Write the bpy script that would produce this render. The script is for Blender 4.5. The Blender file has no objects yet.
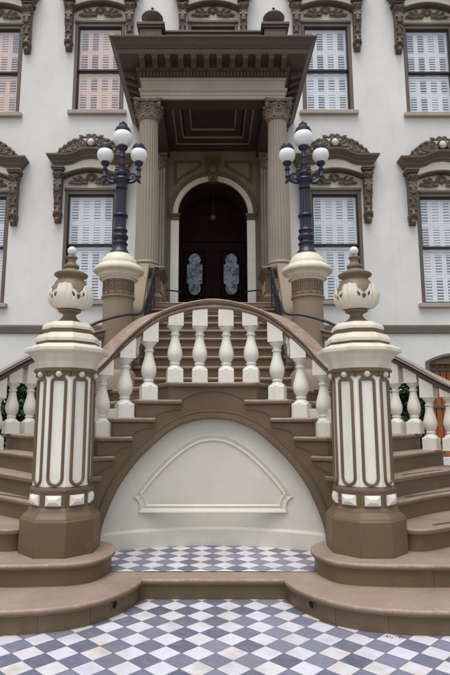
import bpy, bmesh, math, random
from math import sin, cos, pi, sqrt, atan2, radians
from mathutils import Matrix, Vector
random.seed(7)
sc = bpy.context.scene
COL = sc.collection

# ------------------------------------------------------------------ materials
def lin(h):
    h = h.lstrip('#'); o = []
    for i in (0, 2, 4):
        c = int(h[i:i+2], 16)/255
        o.append(c/12.92 if c <= .04045 else ((c+.055)/1.055)**2.4)
    return (*o, 1)

class NT:
    def __init__(s, name):
        s.m = bpy.data.materials.new(name); s.m.use_nodes = True
        s.t = s.m.node_tree; s.n = s.t.nodes; s.b = s.n['Principled BSDF']
    def new(s, t, **k):
        x = s.n.new(t)
        for a, v in k.items(): setattr(x, a, v)
        return x
    def link(s, a, b): s.t.links.new(a, b)
    def math(s, op, a, b=None):
        x = s.new('ShaderNodeMath', operation=op)
        for i, v in enumerate((a, b)):
            if v is None: continue
            if isinstance(v, (int, float)): x.inputs[i].default_value = v
            else: s.link(v, x.inputs[i])
        return x.outputs[0]
    def mix(s, f, a, b, mode='MIX'):
        x = s.new('ShaderNodeMix', data_type='RGBA', blend_type=mode)
        for i, v in ((0, f), (6, a), (7, b)):
            if isinstance(v, (int, float)): x.inputs[i].default_value = v
            elif isinstance(v, tuple): x.inputs[i].default_value = v
            else: s.link(v, x.inputs[i])
        return x.outputs[2]
    def noise(s, scale, detail=4, rough=.55, vec=None, stretch=None):
        x = s.new('ShaderNodeTexNoise')
        x.inputs['Scale'].default_value = scale; x.inputs['Detail'].default_value = detail
        x.inputs['Roughness'].default_value = rough
        g = vec or s.new('ShaderNodeNewGeometry').outputs['Position']
        if stretch:
            mp = s.new('ShaderNodeMapping'); mp.inputs['Scale'].default_value = stretch
            s.link(g, mp.inputs[0]); g = mp.outputs[0]
        s.link(g, x.inputs['Vector'])
        return x.outputs[0]
    def ramp(s, f, lo, hi):
        x = s.new('ShaderNodeMapRange'); x.inputs[1].default_value = lo; x.inputs[2].default_value = hi
        s.link(f, x.inputs[0]); return x.outputs[0]
    def bump(s, h, strength, dist=.01):
        x = s.new('ShaderNodeBump'); x.inputs['Strength'].default_value = strength
        x.inputs['Distance'].default_value = dist
        s.link(h, x.inputs['Height']); s.link(x.outputs[0], s.b.inputs['Normal'])

def paint(name, col, col2=None, rough=.55, wear=None, wearamt=.0, bump=.25, bscale=60, streak=0, streakcol=None, big=1.3):
    """weathered paint: two tones mixed by noise, worn flecks, vertical run stains, fine bump"""
    k = NT(name); c = lin(col); c2 = lin(col2 or col)
    f = k.ramp(k.noise(big, 5, .6), .32, .68)
    o = k.mix(f, c, c2)
    if streak:
        st = k.ramp(k.noise(1.0, 5, .65, stretch=(7, 7, .55)), .52, .78)
        o = k.mix(k.math('MULTIPLY', st, streak), o, lin(streakcol))
    if wear:
        w = k.ramp(k.noise(9, 8, .72), .60, .72)
        o = k.mix(k.math('MULTIPLY', w, wearamt), o, lin(wear))
    k.link(o, k.b.inputs['Base Color'])
    k.b.inputs['Roughness'].default_value = rough
    r = k.ramp(k.noise(5, 4), 0, 1)
    k.link(k.math('ADD', k.math('MULTIPLY', r, .25), rough-.12), k.b.inputs['Roughness'])
    k.bump(k.noise(bscale, 5, .6), bump, .006)
    return k.m

M = {}
M['stucco'] = paint('stucco', '#f0efe8', '#e1e0d9', .85, '#c4c2bb', .4, .5, 30, .10, '#a9a69c', .7)
M['stair'] = paint('stair_paint', '#705d43', '#624f36', .5, '#8a765f', .55, .22, 40, .25, '#5c4c3d')
k = NT('tread_paint')
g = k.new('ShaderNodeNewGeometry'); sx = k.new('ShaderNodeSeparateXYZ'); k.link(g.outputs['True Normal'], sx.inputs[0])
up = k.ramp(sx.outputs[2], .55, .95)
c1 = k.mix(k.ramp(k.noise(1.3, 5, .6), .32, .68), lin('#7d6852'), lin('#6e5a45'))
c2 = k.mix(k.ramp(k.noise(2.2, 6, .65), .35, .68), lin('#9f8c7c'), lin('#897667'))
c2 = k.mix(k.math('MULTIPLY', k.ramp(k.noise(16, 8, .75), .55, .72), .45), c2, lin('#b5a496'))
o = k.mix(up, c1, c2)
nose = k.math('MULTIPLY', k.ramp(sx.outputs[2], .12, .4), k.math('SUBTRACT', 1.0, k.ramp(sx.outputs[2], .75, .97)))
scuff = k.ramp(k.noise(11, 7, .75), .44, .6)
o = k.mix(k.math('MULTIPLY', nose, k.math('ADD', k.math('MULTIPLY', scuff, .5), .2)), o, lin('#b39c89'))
chip = k.ramp(k.noise(34, 4, .7), .68, .72)
o = k.mix(k.math('MULTIPLY', k.math('MULTIPLY', chip, nose), .7), o, lin('#4f4134'))
k.link(o, k.b.inputs['Base Color'])
k.link(k.math('ADD', k.math('MULTIPLY', k.noise(5, 4), .3), .4), k.b.inputs['Roughness'])
k.bump(k.noise(40, 5, .6), .25, .006)
M['tread'] = k.m
M['trim'] = paint('trim_paint', '#6f6152', '#615446', .55, '#8b7c6c', .3, .25, 50, .2, '#4d443a')
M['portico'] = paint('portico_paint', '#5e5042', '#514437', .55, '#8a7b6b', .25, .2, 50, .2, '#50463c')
M['shaft'] = paint('column_paint', '#9e9180', '#918473', .6, '#a0948a', .2, .2, 50)
M['frieze'] = paint('frieze_paint', '#b5a797', '#a89a89', .6, None, 0, .2, 50, .2, '#7c6d5c')
M['niche'] = paint('niche_paint', '#dad6c6', '#cfcbba', .7, '#aeaa9c', .2, .2, 40, .12, '#a5a08f')
M['cream'] = paint('cream_paint', '#e2dac6', '#d5ccb5', .5, '#b0a48c', .35, .25, 45, .35, '#a09377', 3)
M['white'] = paint('white_paint', '#e9e6d9', '#dfdbcb', .5, '#b3ad9b', .25, .18, 50, .2, '#b5b09f', 3)
M['shutter'] = paint('shutter_paint', '#fbfbf8', '#f6f6f3', .5, None, 0, .03, 50)
M['globe'] = paint('opal_glass', '#f4f4f1', '#efefec', .2, None, 0, 0, 10)
M['iron'] = paint('iron_paint', '#24242f', '#1b1b24', .35, '#3c3a40', .4, .15, 60)
M['lampiron'] = paint('lamp_paint', '#22233c', '#191a2c', .38, '#5d5558', .45, .2, 60, .3, '#4b4549')
M['sash'] = paint('sash_paint', '#2b2724', '#211e1c', .45, None, 0, .1, 60)
M['mahogany'] = paint('mahogany', '#2b100c', '#1a0807', .6, None, 0, .1, 60, .4, '#130706')
M['mahogany'].node_tree.nodes['Principled BSDF'].inputs['Specular IOR Level'].default_value = .12
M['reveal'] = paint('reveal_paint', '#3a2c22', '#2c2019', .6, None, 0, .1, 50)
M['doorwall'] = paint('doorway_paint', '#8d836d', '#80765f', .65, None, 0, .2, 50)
M['panelwhite'] = paint('panel_white', '#f3efe0', '#e9e4d2', .5, '#b6af9d', .3, .2, 45, .3, '#a89f8c', 3)
M['smoked'] = paint('smoked_glass', '#4a4a48', '#424240', .25, None, 0, 0, 10)
M['finial'] = paint('finial_paint', '#83705a', '#75634d', .55, '#9c8a7a', .3, .2, 45, .2, '#65533f', 6)
M['capital'] = paint('capital_paint', '#8d7d6c', '#7d6e5e', .6, '#a0917f', .4, .25, 50, .2, '#5f5143', 5)
M['peach'] = paint('peach_shutter_paint', '#f7d6bb', '#f1c9ac', .5, None, 0, .03, 50)  # pink of the reflection in the panes, put into the shutter colour
M['violet'] = paint('room_violet_reflection', '#5d5fb0', '#5355a0', .9, None, 0, 0, 10)  # violet of the same reflection, put into the room colour
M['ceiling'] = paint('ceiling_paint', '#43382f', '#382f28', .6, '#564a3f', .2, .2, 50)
M['drum'] = paint('drum_paint', '#93826b', '#86765f', .55, '#a19380', .2, .2, 45, .2, '#75664f')
M['dark'] = paint('dark_room', '#5f6b86', '#525d78', .9, None, 0, 0, 10)  # blue of sky mirrored in the panes, put into the room colour
M['orange'] = paint('varnished_wood', '#a9622a', '#94511f', .45, None, 0, .15, 30, .5, '#7a3d14')
M['hole'] = paint('pipe_black', '#131211', '#0d0c0c', .9, None, 0, 0, 10)
M['strip'] = paint('grip_tape', '#4f4a4e', '#423d42', .85, '#615a5c', .4, .4, 200)
M['ground'] = paint('brick_ground', '#857567', '#75675b', .9, '#5d544b', .5, .5, 12)
M['soil'] = paint('soil', '#4d4236', '#3c3329', .95, None, 0, .6, 20)

def cracks(mat, scale, col, amt, width=.012):
    t = mat.node_tree; b = t.nodes['Principled BSDF']; L = b.inputs['Base Color'].links[0]; src = L.from_socket
    k = NT.__new__(NT); k.m = mat; k.t = t; k.n = t.nodes; k.b = b
    g = k.new('ShaderNodeNewGeometry').outputs['Position']
    wob = k.new('ShaderNodeTexNoise'); wob.inputs['Scale'].default_value = scale*1.7; wob.inputs['Detail'].default_value = 6; k.link(g, wob.inputs['Vector'])
    add = k.new('ShaderNodeVectorMath', operation='MULTIPLY_ADD'); k.link(wob.outputs['Color'], add.inputs[0]); add.inputs[1].default_value = (.5, .5, .5); k.link(g, add.inputs[2])
    v = k.new('ShaderNodeTexVoronoi', feature='DISTANCE_TO_EDGE'); v.inputs['Scale'].default_value = scale; k.link(add.outputs[0], v.inputs['Vector'])
    f = k.math('LESS_THAN', v.outputs['Distance'], width*scale)
    f = k.math('MULTIPLY', f, k.ramp(k.noise(scale*1.3, 3), .56, .66))
    sp = k.ramp(k.noise(scale*9, 4, .8), .69, .74)
    f = k.math('MAXIMUM', f, k.math('MULTIPLY', sp, .5))
    k.link(k.mix(k.math('MULTIPLY', f, amt), src, lin(col)), b.inputs['Base Color'])
cracks(M['stucco'], .55, '#8f8c84', .35, .005)
cracks(M['niche'], 1.3, '#8d8a7d', .35, .002)
cracks(M['panelwhite'], 5, '#7d7565', .4, .001)
cracks(M['white'], 6, '#86806f', .3, .001)
cracks(M['cream'], 4, '#7d7360', .5, .0016)
cracks(M['stair'], 3.2, '#3f3223', .45, .0016)
cracks(M['tread'], 3.0, '#54463a', .5, .0016)
k = NT('window_glass'); k.n.remove(k.b)
out = k.n['Material Output']
tr = k.new('ShaderNodeBsdfTransparent'); tr.inputs[0].default_value = (.99, .995, 1, 1)
gl = k.new('ShaderNodeBsdfGlossy'); gl.inputs['Roughness'].default_value = .015
gl.inputs[0].default_value = (.95, .97, 1, 1)
fr = k.new('ShaderNodeFresnel'); bf = k.new('ShaderNodeNewGeometry').outputs['Backfacing']
k.link(k.math('SUBTRACT', 1.5, k.math('MULTIPLY', bf, .8333)), fr.inputs[0])
bm_ = k.new('ShaderNodeBump'); bm_.inputs['Strength'].default_value = .012; bm_.inputs['Distance'].default_value = .02
k.link(k.noise(1.6, 2), bm_.inputs['Height']); k.link(bm_.outputs[0], gl.inputs['Normal'])
ms = k.new('ShaderNodeMixShader')
k.link(k.math('ADD', k.math('MULTIPLY', fr.outputs[0], 1.3), .05), ms.inputs[0])
k.link(tr.outputs[0], ms.inputs[1]); k.link(gl.outputs[0], ms.inputs[2]); k.link(ms.outputs[0], out.inputs[0])
M['glass'] = k.m

k = NT('door_glass')
k.link(k.mix(k.ramp(k.noise(9, 6, .7), .4, .62), lin('#75797f'), lin('#34373b')), k.b.inputs['Base Color'])
k.b.inputs['Roughness'].default_value = .14; k.b.inputs['Metallic'].default_value = .7
k.bump(k.noise(28, 5, .7), .35, .01)
M['doorglass'] = k.m

def tiles(name, px, py, side):
    k = NT(name)
    pos = k.new('ShaderNodeNewGeometry').outputs['Position']
    a = k.new('ShaderNodeMapping'); a.inputs['Location'].default_value = (-px, -py, 0)
    k.link(pos, a.inputs[0])
    b = k.new('ShaderNodeMapping'); b.inputs['Rotation'].default_value = (0, 0, radians(45))
    b.inputs['Scale'].default_value = (1/side, 1/side, 1/side); b.vector_type = 'POINT'
    # rotate first, then scale uniformly: same for a uniform scale
    k.link(a.outputs[0], b.inputs[0])
    s = k.new('ShaderNodeSeparateXYZ'); k.link(b.outputs[0], s.inputs[0])
    fx = k.math('FLOOR', s.outputs[0]); fy = k.math('FLOOR', s.outputs[1])
    par = k.math('FLOORED_MODULO', k.math('ADD', fx, fy), 2.0)
    cx = k.new('ShaderNodeCombineXYZ'); k.link(fx, cx.inputs[0]); k.link(fy, cx.inputs[1])
    wn = k.new('ShaderNodeTexWhiteNoise', noise_dimensions='2D'); k.link(cx.outputs[0], wn.inputs['Vector'])
    ws = k.new('ShaderNodeSeparateColor'); k.link(wn.outputs['Color'], ws.inputs[0])
    # white marble, some tiles stained yellow, cloudy
    cloud = k.ramp(k.noise(14, 6, .65), .35, .7)
    wh = k.mix(k.math('MULTIPLY', cloud, .5), lin('#dedce4'), lin('#c4c2cc'))
    wh = k.mix(k.math('MULTIPLY', ws.outputs[0], .35), wh, lin('#c3c4cf'))
    ye = k.math('MULTIPLY', k.ramp(ws.outputs[1], .35, .95), k.ramp(k.noise(11, 5, .7), .42, .62))
    wh = k.mix(k.math('MULTIPLY', ye, .6), wh, lin('#cdb886'))
    # slate
    gr = k.mix(ws.outputs[2], lin('#5a5c72'), lin('#828498'))
    gr = k.mix(k.math('MULTIPLY', k.ramp(k.noise(20, 6, .7), .45, .75), .45), gr, lin('#9d9ca3'))
    c = k.mix(par, gr, wh)
    # grime
    c = k.mix(k.math('MULTIPLY', k.ramp(k.noise(2.2, 6, .7), .48, .7), .4), c, lin('#857f76'))
    fl = k.math('FRACT', s.outputs[0]); f2 = k.math('FRACT', s.outputs[1])
    ed = k.math('MINIMUM', k.math('MINIMUM', fl, k.math('SUBTRACT', 1.0, fl)), k.math('MINIMUM', f2, k.math('SUBTRACT', 1.0, f2)))
    wob = k.math('MULTIPLY', k.noise(30, 3), .02)
    g = k.math('LESS_THAN', ed, k.math('ADD', wob, .010))
    c = k.mix(k.math('MULTIPLY', g, .8), c, lin('#5f5b58'))
    k.link(c, k.b.inputs['Base Color'])
    k.link(k.math('ADD', k.math('MULTIPLY', k.noise(8, 4), .35), .22), k.b.inputs['Roughness'])
    h = k.math('SUBTRACT', k.math('ADD', k.math('MULTIPLY', k.noise(25, 5), .3), k.math('MULTIPLY', ws.outputs[0], .25)), k.math('MULTIPLY', g, .6))
    k.bump(h, .35, .006)
    return k.m
M['tiles'] = tiles('terrace_tiles', .35, 4.062, .157)
M['tiles2'] = tiles('niche_tiles', .331, 5.177+.111, .157)

def leafmat(name, a, b):
    k = NT(name)
    oi = k.noise(7, 3)
    k.link(k.mix(k.ramp(oi, .35, .65), lin(a), lin(b)), k.b.inputs['Base Color'])
    k.b.inputs['Roughness'].default_value = .5
    k.b.inputs['Subsurface Weight'].default_value = 0
    return k.m
M['leaf'] = leafmat('shrub_leaves', '#33502a', '#1f3a1c')
M['dead'] = leafmat('dry_leaves', '#6a4424', '#4a2f1c')
M['redleaf'] = leafmat('red_leaf', '#b23a1c', '#8f2a16')

# ------------------------------------------------------------------ mesh builder
class MB:
    def __init__(s): s.v = []; s.f = []
    def add(s, vs, fs):
        n = len(s.v); s.v += [tuple(p) for p in vs]; s.f += [tuple(i+n for i in f) for f in fs]
        return s
    def box(s, x0, x1, y0, y1, z0, z1):
        v = [(x, y, z) for z in (z0, z1) for y in (y0, y1) for x in (x0, x1)]
        return s.add(v, [(0, 2, 3, 1), (4, 5, 7, 6), (0, 1, 5, 4), (2, 6, 7, 3), (0, 4, 6, 2), (1, 3, 7, 5)])
    def prism(s, poly, z0, z1, mp=None):
        n = len(poly); mp = mp or (lambda a, b, c: (a, b, c))
        v = [mp(a, b, z0) for a, b in poly]+[mp(a, b, z1) for a, b in poly]
        return s.add(v, [tuple(range(n))[::-1], tuple(range(n, 2*n))]+[(i, (i+1) % n, n+(i+1) % n, n+i) for i in range(n)])
    def rings(s, R, closed=True, caps=True, loop=False):
        m = len(R[0]); v = [p for r in R for p in r]; f = []
        nr = len(R)
        for i in range(nr if loop else nr-1):
            for j in range(m if closed else m-1):
                a, b = i*m+j, i*m+(j+1) % m
                c, d = ((i+1) % nr)*m+(j+1) % m, ((i+1) % nr)*m+j
                f.append((a, b, c, d))
        if caps and closed and not loop:
            f.append(tuple(range(m))[::-1]); f.append(tuple(range((nr-1)*m, nr*m)))
        return s.add(v, f)
    def lathe(s, prof, cx=0, cy=0, seg=32, ph=0, rf=None, mp=None):
        R = []
        for r, z in prof:
            ring = []
            for i in range(seg):
                a = ph+2*pi*i/seg
                rr = max(r, .0005)*(rf(a) if rf else 1)
                p = (cx+rr*cos(a), cy+rr*sin(a), z)
                ring.append(mp(*p) if mp else p)
            R.append(ring)
        return s.rings(R)
    def tube(s, pts, rad, seg=8, caps=True):
        P = [Vector(p) for p in pts]; n = len(P); R = []
        rr = rad if isinstance(rad, (list, tuple)) else [rad]*n
        up = None
        for i in range(n):
            t = (P[min(i+1, n-1)]-P[max(i-1, 0)]).normalized()
            if up is None:
                up = Vector((0, 0, 1)) if abs(t.z) < .9 else Vector((1, 0, 0))
            a = t.cross(up).normalized(); b = a.cross(t).normalized(); up = b
            R.append([tuple(P[i]+rr[i]*(a*cos(2*pi*j/seg)+b*sin(2*pi*j/seg))) for j in range(seg)])
        return s.rings(R, caps=caps)
    def ball(s, c, r, sx=1, sy=1, sz=1, seg=16, rn=10):
        prof = [(r*sin(pi*i/rn), -r*cos(pi*i/rn)) for i in range(rn+1)]
        return s.lathe(prof, seg=seg, mp=lambda x, y, z: (c[0]+x*sx, c[1]+y*sy, c[2]+z*sz))
    def sweep(s, path, prof, caps=True):
        """path (x,y,z) with mitred plan normals (ty,-tx); prof (o,h) closed outline"""
        n = len(path); R = []
        for i in range(n):
            ns = []
            for a, b in ((i-1, i), (i, i+1)):
                if a < 0 or b >= n: continue
                dx, dy = path[b][0]-path[a][0], path[b][1]-path[a][1]; L = sqrt(dx*dx+dy*dy) or 1
                ns.append((dy/L, -dx/L))
            if len(ns) == 2:
                mx, my = ns[0][0]+ns[1][0], ns[0][1]+ns[1][1]; q = (mx*mx+my*my)/2
                nx, ny = mx/q, my/q
            else: nx, ny = ns[0]
            x, y, z = path[i]
            R.append([(x+nx*o, y+ny*o, z+h) for o, h in prof])
        return s.rings(R, caps=caps)
    def sweep2(s, path, prof, mp, closed=False):
        """path (a,b) in a surface; prof (offset to the left, depth c); mp(a,b,c)"""
        n = len(path); R = []
        for i in range(n):
            ns = []
            for a, b in ((i-1, i), (i, i+1)):
                if not closed and (a < 0 or b >= n): continue
                p, q = path[a % n], path[b % n]
                dx, dy = q[0]-p[0], q[1]-p[1]; L = sqrt(dx*dx+dy*dy) or 1
                ns.append((-dy/L, dx/L))
            if len(ns) == 2:
                mx, my = ns[0][0]+ns[1][0], ns[0][1]+ns[1][1]; q = max((mx*mx+my*my)/2, .25)
                nx, ny = mx/q, my/q
            else: nx, ny = ns[0]
            R.append([mp(path[i][0]+nx*o, path[i][1]+ny*o, c) for o, c in prof])
        return s.rings(R, loop=closed)
    def spiral(s, c, r0, r1, a0, turns, rad0, rad1, U=(1, 0, 0), V=(0, 0, 1), N=(0, 0, 0), seg=7, steps=None):
        st = steps or max(8, int(abs(turns)*14)); P = []; rr = []
        for i in range(st+1):
            t = i/st; a = a0+2*pi*turns*t; r = r0+(r1-r0)*t
            P.append(tuple(c[j]+r*(cos(a)*U[j]+sin(a)*V[j])+N[j]*t for j in range(3)))
            rr.append(rad0+(rad1-rad0)*t)
        return s.tube(P, rr, seg)
    def ribbon(s, pts, wd, widths, th):
        """leaf strip: pts centre line, wd width direction, widths per point, thickness"""
        P = [Vector(p) for p in pts]; W = Vector(wd).normalized(); n = len(P); R = []
        for i in range(n):
            t = (P[min(i+1, n-1)]-P[max(i-1, 0)]).normalized(); nn = t.cross(W).normalized()
            w = widths[i]/2
            R.append([tuple(P[i]-W*w-nn*th*.2), tuple(P[i]-nn*th), tuple(P[i]+W*w-nn*th*.2),
                      tuple(P[i]+W*w+nn*th*.2), tuple(P[i]+nn*th*.9), tuple(P[i]-W*w+nn*th*.2)])
        return s.rings(R)
    def xf(s, fn):
        s.v = [fn(*p) for p in s.v]; return s
    def join(s, o): return s.add(o.v, o.f)

def setp(o, label=None, cat=None, group=None, kind=None):
    for a, v in (('label', label), ('category', cat), ('group', group), ('kind', kind)):
        if v: o[a] = v
    return o

def ob(name, mb, mat, parent=None, ang=35, bev=0, bseg=2, pname=None):
    me = bpy.data.meshes.new(name)
    b = bmesh.new()
    vs = [b.verts.new(p) for p in mb.v]
    for f in mb.f:
        try: b.faces.new([vs[i] for i in f])
        except ValueError: pass
    bmesh.ops.recalc_face_normals(b, faces=b.faces)
    b.to_mesh(me); b.free()
    me.materials.append(M[mat] if isinstance(mat, str) else mat)
    if ang:
        me.polygons.foreach_set('use_smooth', [True]*len(me.polygons))
        me.set_sharp_from_angle(angle=radians(ang))
    o = bpy.data.objects.new(name, me); COL.objects.link(o)
    if parent is not None:
        o.parent = parent
        if parent.type == 'EMPTY': o.matrix_parent_inverse = Matrix.Translation(-Vector(parent.location))
    if bev:
        m = o.modifiers.new('bevel', 'BEVEL'); m.width = bev; m.segments = bseg; m.limit_method = 'ANGLE'
        m.angle_limit = radians(40); m.harden_normals = False
    return o

def thing(name, label, cat, loc, group=None):
    o = bpy.data.objects.new(name, None); COL.objects.link(o); o.location = loc
    o.empty_display_size = .2
    return setp(o, label, cat, group)

def copy_tree(o, parent=None):
    c = o.copy(); COL.objects.link(c)
    if parent is not None:
        inv = o.matrix_parent_inverse.copy(); c.parent = parent; c.matrix_parent_inverse = inv
    for ch in list(o.children): copy_tree(ch, c)
    return c

def cr(pts, n=6):
    """Catmull-Rom through points of any dimension"""
    P = [tuple(p) for p in pts]; out = []
    for i in range(len(P)-1):
        a = P[max(i-1, 0)]; b = P[i]; c = P[i+1]; d = P[min(i+2, len(P)-1)]
        for j in range(n):
            t = j/n
            out.append(tuple(.5*((2*q)+(r-p)*t+(2*p-5*q+4*r-u)*t*t+(3*q-p-3*r+u)*t**3) for p, q, r, u in zip(a, b, c, d)))
    out.append(P[-1]); return out
def interp(tab, x):
    x = abs(x)
    for (a, p), (b, q) in zip(tab, tab[1:]):
        if x <= b: return p+(q-p)*(x-a)/(b-a)
    (a, p), (b, q) = tab[-2:]
    return q+(q-p)/(b-a)*(x-b)

# ------------------------------------------------------------------ ground
def sheet(name, poly, z, mat, kind='structure'):
    o = ob(name, MB().add([(x, y, z) for x, y in poly], [tuple(range(len(poly)))]), mat, ang=0)
    return setp(o, kind=kind)
sheet('ground', [(-300, -300), (300, -300), (300, 300), (-300, 300)], -.012, 'ground')
sheet('terrace_paving', [(-7.5, -6), (7.5, -6), (7.5, 7.4), (-7.5, 7.4)], 0, 'tiles')
sheet('planting_bed', [(-8.4, 7.5), (8.4, 7.5), (8.4, 13.1), (-8.4, 13.1)], -.004, 'soil')

# ------------------------------------------------------------------ horseshoe staircase
ZS = [0, .175, .355]+[.355+.195*i for i in range(1, 9)]     # tread heights, step 10 = landing (1.915)
CY = 3.77; RF = 2.17
# inner curve: arc of radius RF, tightening towards the newel
_tab = []; _x = 0; _y = CY+RF; _t = 0; ds = .005; S_MAX = 1.78
for i in range(int(S_MAX/ds)+1):
    s_ = i*ds
    th_ = s_/RF if s_ < 1.2 else min(1.2/RF+(s_-1.2)/.4, 1.47)
    _tab.append((_x, _y, th_)); _x += cos(th_)*ds; _y -= sin(th_)*ds
def inner(s, c=0):
    """point on the inner curve at arc length s, c towards the viewer (concave side)"""
    sg = 1 if s >= 0 else -1; i = min(abs(s)/ds, len(_tab)-1.001); j = int(i); f = i-j
    x, y, t = (p+(q-p)*f for p, q in zip(_tab[j], _tab[j+1]))
    return (sg*(x-c*sin(t)), y-c*cos(t))
def im(a, b, c): x, y = inner(a, c); return (x, y, b)
AT = cr([(0, 1.513), (.14, 1.504), (.281, 1.473), (.465, 1.392), (.635, 1.263), (.832, 1.082), (1.01, .86), (1.116, .67), (1.188, .495), (1.225, .36), (1.24, .1)], 4)
def arch(s): return max(.1, interp(AT, s)) if abs(s) < 1.24 else .1

stair = thing('horseshoe_staircase', 'brown painted double flight of curved stone stairs climbing to the front door', 'staircase', (0, 5, 0))

IS = {10: .5, 9: .86, 8: 1.13, 7: 1.31, 6: 1.43, 5: 1.56, 4: 1.66, 3: 1.76}
TIP = {9: .347, 8: .64, 7: .895, 6: 1.085, 5: 1.25}
NOSE = {3: [(1.62, 4.98), (1.78, 4.865), (1.95, 4.9), (2.3, 5.12), (2.9, 5.45), (3.5, 5.7)],
        4: [(1.5, 5.0), (1.72, 5.15), (2.36, 5.7), (2.9, 6.02), (3.4, 6.25)],
        5: [(1.36, 5.15), (1.75, 5.32), (2.2, 5.75), (2.68, 6.18), (3.2, 6.55)],
        6: [None, (1.88, 5.72), (2.4, 6.3), (2.95, 6.85)],
        7: [None, (1.9, 6.05), (2.72, 6.98)],
        8: [None, (1.6, 6.25), (2.35, 7.3)],
        9: [None, (1.3, 6.5), (2.0, 7.55)],
        10: [None, (.98, 6.7), (1.62, 7.75)]}
def nose_line(k):
    p = list(NOSE[k])
    if p[0] is None: p[0] = inner(IS[k], .0)
    return cr(p, 6)
def shift(line, d):
    """move a nosing line towards its uphill side"""
    out = []
    for i in range(len(line)):
        a, b = line[max(i-1, 0)], line[min(i+1, len(line)-1)]
        dx, dy = b[0]-a[0], b[1]-a[1]; L = sqrt(dx*dx+dy*dy)
        out.append((line[i][0]-dy/L*d, line[i][1]+dx/L*d))
    return out
E1 = [(.595, 4.725), (.61, 4.64), (.64, 4.55), (.69, 4.437), (.79, 4.28), (.906, 4.158), (1.03, 4.08), (1.163, 4.03), (1.33, 3.995), (1.5, 3.973), (2.2, 3.96), (3.0, 4.02), (3.8, 4.15)]
E2 = [(1.22, 5.36), (1.06, 5.33), (.94, 5.22), (.885, 5.06), (.878, 4.887), (.93, 4.71), (1.011, 4.586), (1.14, 4.52), (1.312, 4.492), (1.70, 4.465), (2.2, 4.5), (2.9, 4.68), (3.65, 4.95)]
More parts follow.
